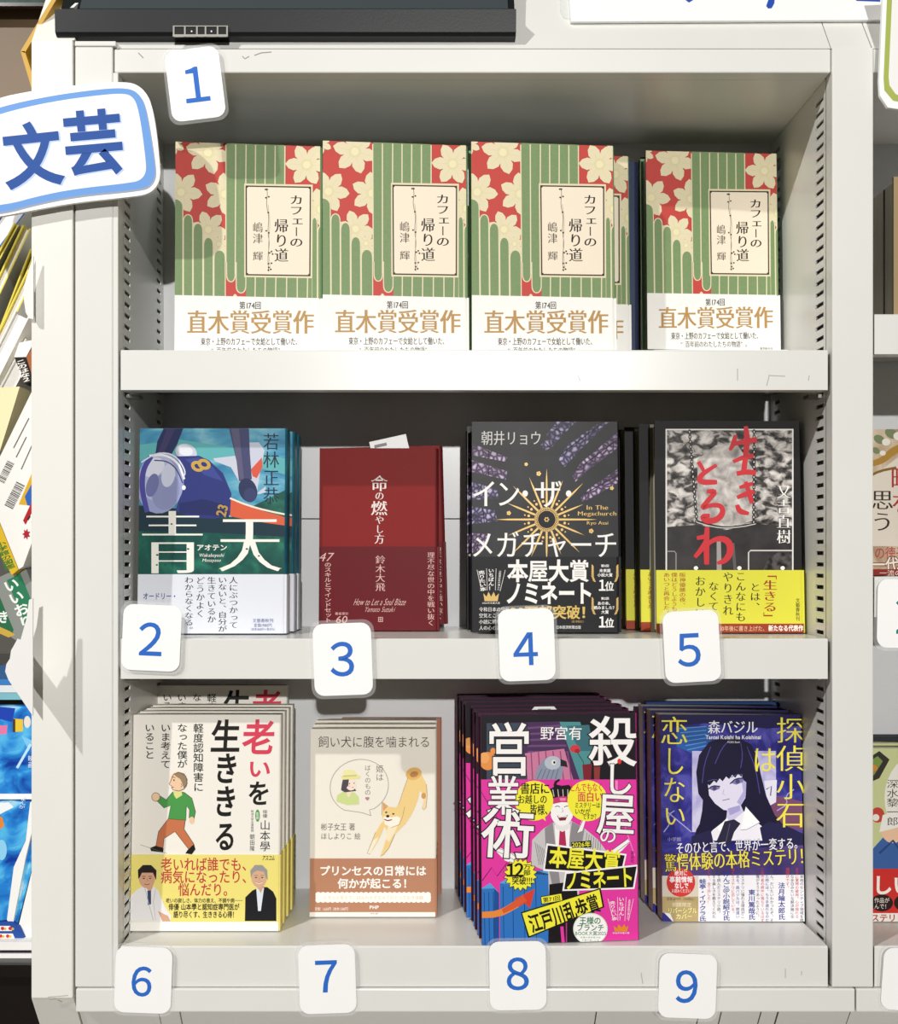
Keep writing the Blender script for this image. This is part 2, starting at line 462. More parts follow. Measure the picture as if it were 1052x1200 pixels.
# ------------------------------------------------------------------ books
class Book: pass
def u_profile(w_, t, c, r, off=0.0, n=5):
    """cover outline in plan: open fore-edge at x=0, rounded spine at x=w"""
    o = []; W = w_+off; y0, y1 = -off, t+off; r = min(r+off, (t/2+off)*.98)
    o.append((0.0, y0))
    for i in range(n+1):
        a = -PI/2+PI/2*i/n; o.append((W-r+r*math.cos(a), y0+r+r*math.sin(a)))
    for i in range(n+1):
        a = PI/2*i/n; o.append((W-r+r*math.cos(a), y1-r+r*math.sin(a)))
    o.append((0.0, y1))
    return o, c
def u_shell(name, w_, t, c, r, z0, z1, mats, parent, off=0.0, x0=0.0):
    out, _ = u_profile(w_, t, c, r, off)
    inn = [(0.0, t+off-c), (w_+off-c, t+off-c), (w_+off-c, c-off), (0.0, c-off)]
    pts = [(x+(x0 if x == 0 else 0), y) for x, y in out+inn]; n = len(pts)
    v = [(x, y, z0) for x, y in pts]+[(x, y, z1) for x, y in pts]
    f, fm = [], []
    m = len(out)
    for i in range(n):
        j = (i+1) % n
        f.append((i, j, j+n, i+n))
        fm.append(0 if i == 0 else 1 if i < m-2 else 2 if i == m-2 else 3)
    tr = tessellate_polygon([[Vector((x, y, 0)) for x, y in pts]])
    for t_ in tr: f.append(tuple(t_)); fm.append(3); f.append(tuple(k+n for k in t_)); fm.append(3)
    o = mesh(name, v, f, mats, parent, fm)
    bm = bmesh.new(); bm.from_mesh(o.data); bmesh.ops.recalc_face_normals(bm, faces=bm.faces[:]); bm.to_mesh(o.data); bm.free()
    return o
def book(name, label, zshelf, bl, br, tl, t, cover, spine=None, back=None, lean=.05, d=None, yaw=0.0, hard=True,
         band=None, crop=None, art=None, group=None, bandmat=None, ztop=0, edge=None, tr=None, pages=PAGE):
    """bl, br, tl: photo pixels of the front cover's corners; the book stands on zshelf"""
    b = Book()
    if d is None: d = D*((zshelf+.0-EYE)*S/(CY-bl[1])-1)
    A = at(bl[0], bl[1], d); A.z = zshelf
    B = at(br[0], br[1], d+yaw); B.z = zshelf
    hgt = (Z(tl[1], d)-zshelf)
    C = at(tl[0], tl[1], d+lean*hgt)
    u = (B-A).normalized(); b.w = (B-A).length
    v = C-A; v -= v.dot(u)*u; b.h = v.length; v.normalize()
    n = u.cross(v)      # towards the camera is -n
    n.negate() if n.y < 0 else None
    b.t = t; b.u, b.v, b.n = u, v, n; b.zs = zshelf
    A.z = zshelf+max(0, -n.z*t)
    M = Matrix(((u.x, n.x, v.x, A.x), (u.y, n.y, v.y, A.y), (u.z, n.z, v.z, A.z), (0, 0, 0, 1)))
    b.M = M; b.root = empty(name, M, label, 'book', group)
    c = .0022 if hard else .0006; r = .004 if hard else .0022
    cm = ink(cover); sm = ink(spine or cover); bm_ = ink(back or cover); em = ink(edge or spine or cover)
    b.cover = u_shell('cover', b.w, t, c, r, 0, b.h, [cm, sm, bm_, em], b.root)
    ov = .0028 if hard else .0004
    b.pages = box('pages', (ov, c, ov), (b.w-.003 if hard else b.w-.0012, t-c, b.h-ov), pages, b.root)
    Mi = M.inverted(); eye = Vector((0, -D, EYE)); o_ = Mi @ eye
    if crop:
        ox, oy, k = crop
        def to(x, y):
            p = Mi @ at(ox+x/k, oy+y/k, 0)
            s_ = o_.y/(o_.y-p.y); return (o_.x+(p.x-o_.x)*s_, o_.z+(p.z-o_.z)*s_)
        b.to = to
        b.band = None
        if band is not None:
            zb1 = to(*band[0])[1]; zb0 = to(*band[1])[1] if band[1] else .0003
            bm2 = ink(bandmat)
            b.band = u_shell('belly_band', b.w, t, .0006, r, max(.0003, zb0), zb1, [bm2, bm2, bm2, bm2], b.root, off=.0008)
            b.zb = (max(.0003, zb0), zb1)
        if art:
            a1 = Art(to, b.root, (0, (b.zb[1]-.0008) if b.band else 0, b.w-(.002 if hard else .0008), b.h))
            a2 = Art(to, b.band or b.root, (0, b.zb[0], b.w-.001, b.zb[1]) if b.band else (0, 0, b.w, b.h), base=.00095); a2.part('band_lettering')
            art(a1, a2); a1.done(); a2.done()
    return b
def copy_book(b, label, k, dx=0.0, dz=0.0, dy=0.0, roll=0, yaw=0, group=None):
    """another copy standing k thicknesses behind"""
    c = copy_tree(b.root); c['label'] = label
    if group: c['group'] = group
    t = b.t+.0014
    M = b.M.copy(); off = b.n*(t*k+dy)+b.u*dx
    M.translation = M.translation+off; M.translation.z = b.M.translation.z+dz
    c.matrix_world = M @ Matrix.Rotation(roll, 4, 'Y') @ Matrix.Rotation(yaw, 4, 'Z')
    return c

# ---- top shelf: green striped novel
CREAM, GRN, RED1 = '#e2d7b4', '#6f9a67', '#c24841'
def art_green(a, n):
    a.rect(100, 60, 900, 1210, mat('green_print', '#7c9466', .45, var=.08, vscale=700, spec=.16))
    a.poly([(90, 50), (380, 50), (376, 905), (90, 905)], RED1)
    a.poly([(683, 50), (900, 50), (900, 620), (683, 620)], RED1)
    def flower(cx, cy, r, ph, clip=None, k=6):
        a.clip = clip
        for i in range(k):
            an = ph+i*2*PI/k; c, s = math.cos(an), math.sin(an)
            pts = [(.10, -.10), (.32, -.22), (.6, -.29), (.84, -.20), (1.0, 0), (.84, .20), (.6, .29), (.32, .22), (.10, .10)]
            a.poly([(cx+r*(c*x-s*y), cy+r*(s*x+c*y)) for x, y in pts], CREAM)
            a.line([(cx+r*c*.25, cy+r*s*.25), (cx+r*c*.8, cy+r*s*.8)], [2.5, 1], '#d6cca6')
        a.ell(cx, cy, r*.27, r*.27, '#ddd3a6'); a.ell(cx, cy, r*.17, r*.17, '#e9e0b8')
        a.clip = None
    LC = (0, 0, 380, 2000); RC = (684, 0, 2000, 2000)
    for cx, cy, r, ph in ((283, 128, 118, .25), (143, 335, 112, .1), (372, 345, 112, .45), (285, 530, 100, .2), (340, 605, 62, .9), (105, 85, 60, .5)):
        flower(cx, cy, r, ph, LC)
    for cx, cy, r, ph in ((797, 193, 112, .05), (872, 425, 112, .3), (905, 110, 70, .2)): flower(cx, cy, r, ph, RC)
    GM_ = mat('green_print', '#7c9466', .45, var=.08, vscale=700, spec=.16)
    def column(x0, x1, yt, up=True, yb=910):
        """green stripe with a rounded end, edged in cream"""
        for g, c in ((5, CREAM), (0, GM_)):
            w_ = (x1-x0)/2+g; cx = (x0+x1)/2; hh = 46
            arc = [(cx+w_*math.sin(t), (yt-g+hh*(1-math.cos(t)**.7)) if up else (yt+g-hh*(1-math.cos(t)**.7))) for t in [-PI/2+PI*i/12 for i in range(1, 12)]]
            a.poly([(cx-w_, yb), (cx-w_, yt+(hh if up else -hh))]+arc+[(cx+w_, yt+(hh if up else -hh)), (cx+w_, yb)], c)
    for x0, x1, yt in ((60, 150, 372), (158, 201, 455), (209, 254, 500), (263, 308, 574), (317, 371, 640), (826, 850, 470), (857, 930, 505)): column(x0, x1, yt)
    a.rect(684, 600, 824, 905, GM_)
    a.rect(380, 80, 684, 905, GM_)
    a.poly([(376, 745), (482, 745), (482, 905), (376, 905)], RED1); flower(425, 905, 40, .5, (378, 0, 480, 2000))
    column(383, 423, 800, False, 700); column(433, 478, 858, False, 700)
    for x0, y0, x1, y1 in ((377, 90, 377, 700), (428, 88, 425, 760), (482, 88, 480, 300), (531, 90, 530, 300),
                           (582, 92, 580, 300), (633, 94, 632, 300), (684, 96, 683, 300), (530, 770, 528, 900), (582, 770, 580, 900), (637, 770, 635, 900), (693, 770, 692, 900), (748, 770, 748, 900), (802, 770, 800, 900)):
        a.line([(x0, y0), (x1, y1)], 6, CREAM)
    a.part('title_panel')
    a.poly([(472, 291), (829, 297), (826, 784), (472, 778)], CREAM)
    a.poly([(479, 301), (820, 307), (817, 774), (480, 769)], '#3b3226'); a.poly([(486, 308), (813, 314), (810, 767), (487, 762)], '#f0e3cd')
    for x, y in ((486, 308), (813, 314), (810, 767), (487, 762)): a.ell(x, y, 6, 6, '#3b3226')
    a.part('title_lettering')
    a.V('カフェーの', 710, 348, 777, 624, '#221b14', m=.014, b=.008); a.V('帰り道', 631, 472, 700, 702, '#221b14', m=.014, b=.006)
    a.V('嶋津', 518, 490, 568, 606, '#3a3128', m=.008); a.V('輝', 518, 643, 568, 694, '#3a3128', m=.008)
    a.line([(588, 316), (594, 345), (586, 400), (602, 465), (594, 540), (604, 600), (594, 680), (600, 750)], 2.6, '#3a3128', smooth=2)
    a.line([(596, 400), (608, 500), (596, 620), (608, 740)], 1.8, '#8a7f6c', smooth=2)
    for x, y in ((583, 322), (592, 322), (585, 365), (600, 360), (597, 442), (587, 537), (600, 548), (604, 652), (614, 645), (620, 658), (598, 708), (614, 706), (598, 742), (610, 738), (600, 728)): a.ell(x, y, 5, 4.5, '#2c241c', n=8)
    n.T('第174回', 446, 906, 560, 945, '#2b2724', b=.008, m=.008)
    n.T('直木賞受賞作', 172, 952, 836, 1072, '#b58e56', b=.016, m=.02)
    n.T('東京・上野のカフェーで女給として働いた、', 245, 1094, 765, 1133, '#2a2724', m=.01, b=.006)
    n.T('“百年前のわたしたちの物語”。', 300, 1143, 700, 1178, '#33302c', m=.008); n.T('東京創元社', 757, 1180, 832, 1194, '#33302c')
C1 = (180, 150, 4.4455)
lab1 = 'green striped novel with red flowers and white band, '
G1 = 'green striped novels on the top shelf'
def green(bl, br, tl, crop, d, yaw, label, zsh=SH1):
    return book('hardcover_book', label, zsh, bl, br, tl, .021, '#6f9a67', CREAM if False else '#7ba073', d=d, yaw=yaw, lean=.03,
                band=((500, 880), None), bandmat='#f3f1ec', crop=crop, art=art_green, group=G1)
gb = green((204.5, 415), (377.5, 415), (204.7, 166.9), C1, .030, .011, lab1+'beside the blue category sign')
def green_copy(src, bl, br, tl, d, yaw, label, zsh):
    """same book, own place"""
    A = at(bl[0], bl[1], d); A.z = zsh
    B = at(br[0], br[1], d+yaw); B.z = zsh
    u = (B-A).normalized(); hgt = src.h
    C = at(tl[0], tl[1], d+.03*hgt); v = C-A; v -= v.dot(u)*u; v.normalize(); n = u.cross(v)
    if n.y < 0: n.negate()
    A.z = zsh+max(0, -n.z*src.t)
    c = copy_tree(src.root); c['label'] = label
    c.matrix_world = Matrix(((u.x, n.x, v.x, A.x), (u.y, n.y, v.y, A.y), (u.z, n.z, v.z, A.z), (0, 0, 0, 1)))
    return c
def shift(o, v): o.matrix_world = Matrix.Translation(v) @ o.matrix_world; return o
green_copy(gb, (378, 415), (551, 415), (378, 165), .028, .011, lab1+'second from the sign', SH1)
g3 = green_copy(gb, (553, 415), (722, 415), (554.6, 163), .030, .010, lab1+'beside the navy book', SH1)
g3b = green_copy(gb, (553, 415), (722, 415), (554.6, 166), .030, .010, 'green striped novel mostly hidden behind a copy beside the navy book', SH1)
shift(g3b, Vector((.0185, .0235, 0)))
RZ = .020
ris = empty('display_riser', Vector((X(840, .11), .110, SH1)), 'low white display riser under the rightmost green striped novel', 'riser')
box('riser_top', (-.064, -.013, RZ-.003), (.064, .036, RZ), PAPER, ris); box('riser_leg', (-.064, -.013, 0), (-.061, .036, RZ-.003), PAPER, ris); box('riser_leg', (.061, -.013, 0), (.064, .036, RZ-.003), PAPER, ris)
g4 = green_copy(gb, (758.4, 405), (919.8, 405), (760, 176), .100, .008, lab1+'standing apart near the right upright', SH1+RZ+.0002)

# navy books between the green ones
def plain_book(name, label, px0, px1, pytop, d, zsh, t, cover, hard=True, lean=.02, spine=None, group=None):
    return book(name, label, zsh, (px0, 0), (px1, 0), (px0, pytop), t, cover, spine=spine, d=d, lean=lean, hard=hard, group=group)
plain_book('hardcover_book', 'navy hardcover book standing behind the green striped novels', 628, 749, 190, .095, SH1, .024, '#22314f', spine='#1d2944')
plain_book('hardcover_book', 'thin dark brown book showing beside the rightmost green novel', 751, 900, 184, .134, SH1, .012, '#5a3f34', lean=.005)

# ---- middle shelf
def art_football(a, n):
    a.rect(80, 90, 850, 830, ramp_mat('painted_sky', [(.3, '#2a6f9c'), (.5, '#4f9cbb'), (.7, '#8cc4d3')], scale=26, dist=.6, stretch=(1, 1, 2.5)))
    a.poly([(80, 180), (300, 150), (560, 190), (850, 250), (850, 330), (600, 270), (300, 230), (80, 260)], '#5fb0b4')
    a.poly([(80, 500), (300, 510), (560, 540), (840, 400), (850, 840), (80, 840)], ramp_mat('painted_turf', [(.3, '#0d3a3a'), (.55, '#13554a'), (.75, '#2b8068')], scale=45, dist=.5))
    a.poly([(80, 480), (330, 500), (560, 560), (850, 560), (850, 640), (500, 620), (80, 610)], '#17323f')
    a.ell(335, 215, 55, 42, '#c9cde0', 20); a.ell(330, 205, 40, 26, '#e4e7f0', 20)
    a.poly([(222, 95), (320, 95), (292, 170), (262, 225), (180, 225), (190, 160)], '#27305c'); a.poly([(240, 95), (280, 95), (225, 215), (195, 215)], '#3d3a63')
    a.poly([(640, 165), (700, 165), (728, 205), (705, 320), (690, 420), (735, 385), (735, 415), (700, 425), (600, 360), (560, 290), (480, 260), (470, 245), (600, 230)], '#c9cddd')
    a.poly([(660, 300), (715, 240), (718, 290), (690, 345), (668, 335)], '#d85a45')
    a.poly([(550, 95), (650, 95), (655, 220), (665, 350), (600, 360), (588, 260)], '#45486f'); a.poly([(560, 95), (600, 95), (625, 350), (605, 350)], '#5e5a78')
    a.ell(645, 405, 45, 62, '#2a3358', -20); a.ell(655, 430, 32, 36, '#38406a')
    a.poly([(285, 235), (400, 232), (450, 255), (520, 320), (562, 420), (556, 530), (480, 548), (380, 545), (280, 510), (312, 400)], '#2c3679')
    a.poly([(330, 250), (400, 240), (470, 290), (520, 360), (430, 330)], '#3c4992'); a.poly([(300, 470), (420, 450), (540, 480), (550, 540), (300, 520)], '#222a61')
    for c in ((392, 285), (425, 275)): a.ell(c[0], c[1], 34, 26, '#c9a24a', 25); a.ell(c[0], c[1], 16, 11, '#2c3679', 25)
    a.line([(250, 230), (300, 290)], 16, '#c9a24a'); a.T('23', 485, 482, 545, 530, '#b99445', b=.03, rot=-75)
    a.poly([(560, 448), (640, 482), (740, 515), (850, 545), (850, 585), (740, 570), (600, 545), (555, 535)], '#d8603f')
    a.line([(555, 445), (640, 480), (740, 508), (850, 530)], 9, '#f2e6d4', smooth=1)
    a.ell(205, 368, 118, 155, '#9aa1cc', 8); a.ell(190, 340, 92, 118, '#b5bbdc', 8); a.ell(232, 410, 70, 95, '#8d93bd', 10)
    a.ell(170, 290, 60, 45, '#d9dcec', -30); a.ell(245, 330, 34, 60, '#cdd1e6', 10)
    a.line([(160, 235), (118, 300), (112, 400), (140, 515)], [24, 28, 24], '#4b4a9c', smooth=2)
    a.line([(150, 232), (230, 225), (300, 270), (325, 350)], 11, '#eef0f6', smooth=2); a.line([(175, 255), (240, 258), (290, 300), (318, 370)], 6, '#3b3f6c', smooth=2)
    a.line([(110, 265), (190, 215), (280, 225), (335, 310), (318, 345)], 7, '#dcdfea', smooth=2)
    a.ell(323, 392, 10, 12, '#f1f1f1'); a.ell(165, 380, 30, 60, '#6f74a6', 15)
    a.part('title_lettering')
    W = '#f3f1e8'
    a.T('青', 100, 505, 432, 826, W, m=.022, b=.002); a.T('天', 492, 522, 818, 818, W, m=.022, b=.002)
    for x, y, q in ((262, 575, 6), (190, 730, 7), (345, 700, 7), (230, 780, 5), (640, 700, 7), (280, 745, 5), (188, 780, 6), (700, 735, 6)): a.ell(x, y, q, q*.7, '#15473f', n=6)
    a.T('アオテン', 386, 677, 542, 708, W, b=.02); a.T('Wakabayashi', 400, 722, 526, 744, W, m=.01, skew=.25); a.T('Masayasu', 416, 748, 510, 768, W, m=.01, skew=.25)
    a.part('author_lettering'); a.V('若林正恭', 724, 116, 800, 478, '#1e2c44', m=.006)
    K = '#26262c'
    for s, x, y1 in (('人にぶつかって', 573, 1100), ('いないと、自分が', 518, 1118), ('生きているか', 463, 1072), ('どうかよく', 407, 1045), ('わからなくなる。', 350, 1122)):
        n.V(s, x-21, 838, x+21, y1, K, m=.012)
    n.T('オードリー・', 118, 920, 292, 954, '#2b3c8a', b=.012); n.T('文藝春秋刊', 668, 1049, 774, 1069, '#2b3c8a', m=.01)
    n.T('定価1980円', 675, 1074, 766, 1092, '#2b3c8a'); n.T('（本体1800円＋税10％）', 652, 1096, 790, 1110, '#2b3c8a')
TEAL = ramp_mat('painted_spine', [(.35, '#17506a'), (.6, '#2c7a8c'), (.75, '#4f9cae')], scale=18)
b2 = book('hardcover_book', 'teal novel with a painted football player and big white title', SH2, (161, 744), (335.2, 744), (161.7, 503.3), .0225, '#2f7396', spine=TEAL, lean=.045,
          band=((400, 827), None), bandmat='#dfe2ea', crop=(140, 480, 4.286), art=art_football, group='football player novels')
copy_book(b2, 'football player novel right behind the front copy', 1, .0035); copy_book(b2, 'rearmost football player novel in its stack', 2, .0045)
def art_red(a, n):
    a.part('title_lettering'); W = '#f0e4df'
    for s, x0, y0, x1, y1 in (('命', 343, 264, 437, 350), ('の', 365, 350, 416, 398), ('燃', 343, 402, 434, 480), ('や', 366, 482, 416, 528), ('し', 368, 530, 414, 578), ('方', 362, 580, 418, 634)):
        a.T(s, x0, y0, x1, y1, W, m=.02, b=.002)
    P = '#dcb3aa'
    n.V('鈴木大飛', 370, 695, 420, 892, P, m=.012); n.V('理不尽な世の中を戦い抜く', 650, 678, 688, 1078, P, m=.008)
    n.T('47', 66, 682, 146, 728, P, b=-.005, skew=.35); n.V('のスキルとマインドセット', 94, 733, 130, 1060, P, b=.006)
    n.T('How to Let a Soul Blaze', 254, 930, 536, 966, P, skew=.4, b=-.006); n.T('Yamato Suzuki', 312, 974, 476, 1002, P, skew=.4, b=-.006)
    n.T('著者累計', 150, 1004, 224, 1019, P); n.T('60', 155, 1024, 220, 1062, P, skew=.2)
    n.rect(384, 1030, 409, 1056, P); n.rect(387, 1033, 406, 1053, '#5c0f16'); n.line([(387, 1043), (406, 1043)], 2.5, P); n.line([(396.5, 1033), (396.5, 1053)], 2.5, P)
REDC = mat('red_cloth_print', '#85201f', .5, bump=.12, bscale=1500, spec=.12)
b3 = book('hardcover_book', 'plain dark red book with white upright title on the middle shelf', SH2, (373.4, 740.4), (514.2, 740.4), (373.4, 526.4), .019, REDC, spine='#6a181d', lean=.05,
          band=((380, 649), None), bandmat=mat('red_band_print', '#63101a', .45, bump=.08, bscale=1500, spec=.12), crop=(360, 500, 4.617), art=art_red, group='dark red books')
copy_book(b3, 'dark red book tilted askew behind its front copy', 1, .0085, .0022, roll=-.025)
slip = empty('order_slip', b3.M @ Matrix.Translation((.052, b3.t*.5, b3.h-.018)) @ Matrix.Rotation(-.22, 4, 'Y'), 'white paper order slip sticking out of the dark red book', 'paper slip')
mesh('slip_sheet', *box_vf((0, -.0001, 0), (.036, .0001, .026)), PAPER, slip)
mesh('slip_print', *box_vf((.004, -.00013, .019), (.016, .00012, .022)), ink('#8d8f94'), slip)

GOLD = mat('gold_foil', '#a98a48', .42, metal=.35)
def art_church(a, n):
    a.rect(40, 50, 830, 760, ramp_mat('dark_vault', [(.3, '#121214'), (.6, '#232326'), (.8, '#35343a')], scale=30))
    GL_ = ramp_mat('stained_glass_print', [(.0, '#14121b'), (.06, '#2e2a48'), (.16, '#675c8a'), (.34, '#bcb2cc')], kind='edge', scale=210)
    GR = ramp_mat('stained_glass_red', [(.0, '#14121b'), (.06, '#43304f'), (.16, '#7d6488'), (.32, '#c4b6d0')], kind='edge', scale=210)
    for i, p in enumerate(([(428, 128), (482, 60), (578, 60), (468, 172)], [(398, 178), (438, 142), (470, 178), (425, 206)],
              [(490, 250), (530, 182), (680, 76), (745, 60), (600, 200), (520, 288)], [(560, 335), (598, 272), (810, 92), (810, 175), (640, 302), (575, 362)],
              [(600, 446), (640, 400), (810, 282), (810, 355), (660, 440), (610, 462)],
              [(50, 168), (232, 240), (225, 262), (50, 228)], [(50, 252), (232, 310), (225, 352), (50, 312)], [(50, 362), (180, 400), (190, 450), (50, 452)],
              [(50, 485), (170, 508), (184, 560), (50, 576)], [(50, 620), (150, 625), (100, 702), (50, 722)])):
        a.poly(p, GL_ if i in (0, 1, 2, 7, 8) else GR)
        q = p[:]; cx = sum(x for x, _ in q)/4; cy = sum(y for _, y in q)/4
        a.line([((p[0][0]+p[1][0])/2, (p[0][1]+p[1][1])/2), ((p[2][0]+p[3][0])/2, (p[2][1]+p[3][1])/2)], 5, '#17161b')
    a.part('foil_sunburst')
    cx, cy = 430, 552
    R = [255, 215, 260, 200, 255, 205, 235, 190, 215, 205, 250, 210, 258, 215, 240, 230]
    for i in range(16):
        an = -PI/2+i*PI/8+.0; r1 = R[i]; c, s = math.cos(an), math.sin(an)
        a.poly([(cx+c*62-s*5, cy+s*62+c*5), (cx+c*r1*.75-s*4, cy+s*r1*.75+c*4), (cx+c*r1, cy+s*r1), (cx+c*r1*.75+s*4, cy+s*r1*.75-c*4), (cx+c*62+s*5, cy+s*62-c*5)], GOLD)
    for i in range(48):
        an = i*2*PI/48; r0, r1 = (50, 62) if i % 3 else (50, 84); a.line([(cx+r0*math.cos(an), cy+r0*math.sin(an)), (cx+r1*math.cos(an), cy+r1*math.sin(an))], 4.5, GOLD)
    for i in range(16):
        an = (i+.5)*PI/8; a.ell(cx+92*math.cos(an), cy+92*math.sin(an), 7, 7, GOLD, n=8); a.ell(cx+112*math.cos(an), cy+112*math.sin(an), 4, 4, GOLD, n=8)
    a.ell(cx, cy, 46, 46, '#1a171e'); a.line([(cx+46*math.cos(i*.3), cy+46*math.sin(i*.3)) for i in range(22)], 3, GOLD)
    for i in range(6): a.ell(cx+9*math.cos(i*PI/3), cy+9*math.sin(i*PI/3), 4, 4, GOLD, n=8)
    for x, y, q in ((327, 275, 9), (390, 322, 12), (240, 520, 11), (653, 610, 12), (757, 395, 10)):
        for i in range(5): a.ell(x+q*.6*math.cos(i*1.257), y+q*.6*math.sin(i*1.257), q*.45, q*.45, GOLD, n=8)
    a.part('title_lettering'); W = '#f4f2ee'
    for ch, x0, x1 in (('イ', 52, 184), ('ン', 174, 300), ('・', 262, 382), ('ザ', 366, 510), ('・', 480, 600)): a.T(ch, x0, 352, x1, 492, W, b=.004, m=.008)
    a.T('メガチャーチ', 48, 610, 788, 746, W, b=.004, m=.008)
    a.T('In The', 628, 480, 740, 503, GOLD, m=.012); a.T('Megachurch', 584, 511, 782, 538, GOLD, m=.012); a.T('Ryo Asai', 630, 560, 740, 582, GOLD, m=.012)
    a.part('author_lettering'); a.T('朝井リョウ', 100, 108, 406, 178, W, m=.006)
    n.T('本屋大賞', 233, 757, 644, 862, W, b=.035); n.T('ノミネート', 222, 866, 662, 976, W, b=.035); n.T('20万部突破！', 246, 985, 668, 1050, '#d6b765', b=.03, m=.01)
    n.T('（電子書籍含む）', 548, 1058, 622, 1070, '#b59a55'); n.T('日本経済新聞出版', 476, 1084, 602, 1101, W)
    for y0, tx in ((778, ('第5回', '未来屋', '小説大賞')), (942, ('第2回', 'あの本、', '読みました？', '大賞'))):
        for i, s_ in enumerate(tx): hw = 9.5*len(s_) if i else 20; n.T(s_, 722-hw, y0+i*22, 722+hw, y0+i*22+(17 if i else 13), W, b=.02)
        yb = y0+20*len(tx)+16; n.T('１', 680, yb-6, 736, yb+60, W, b=.03, m=.012); n.T('位', 722, yb+10, 768, yb+56, W, b=.02, m=.008)
        for sg in (-1, 1):
            for i in range(8):
                an = math.radians(-50+i*16); x, yy = 722+sg*(62-4*(i > 5)*(i-5)), y0+8+i*10.5
                n.ell(x, yy, 9, 4, GOLD, rot=(-60 if sg > 0 else 240)+i*4*sg, n=10)
    n.V('売りたい本', 92, 808, 122, 912, W, b=.02, rot=-6); n.V('いちばん！', 138, 798, 164, 908, W, b=.02); n.V('全国書店員が選んだ', 186, 808, 198, 908, W, rot=5)
    n.line([(80, 805), (104, 912)], 2, W); n.line([(128, 798), (132, 908)], 2, W); n.line([(176, 798), (172, 908)], 2, W); n.line([(222, 805), (196, 912)], 2, W)
    n.poly([(112, 922), (128, 940), (138, 915), (151, 940), (164, 915), (174, 940), (190, 922), (184, 962), (118, 962)], GOLD); n.T('2026年本屋大賞', 106, 966, 196, 976, W)
    for i, s_ in enumerate(('令和日本の空気', '空気ところを', '小説に描いた', '人の心の話')): n.T(s_, 90, 992+i*31, 90+22*len(s_), 1014+i*31, W, m=.006)
b4 = book('hardcover_book', 'black novel with gold sunburst and stained glass windows', SH2, (553.3, 743.2), (727.8, 743.2), (553.3, 495.9), .030, '#1c1b1e', lean=.045,
          band=((400, 739), None), bandmat='#17161a', crop=(540, 480, 4.285), art=art_church, group='gold sunburst novels', edge='#26252a')
copy_book(b4, 'gold sunburst novel behind its front copy', 1, -.003)

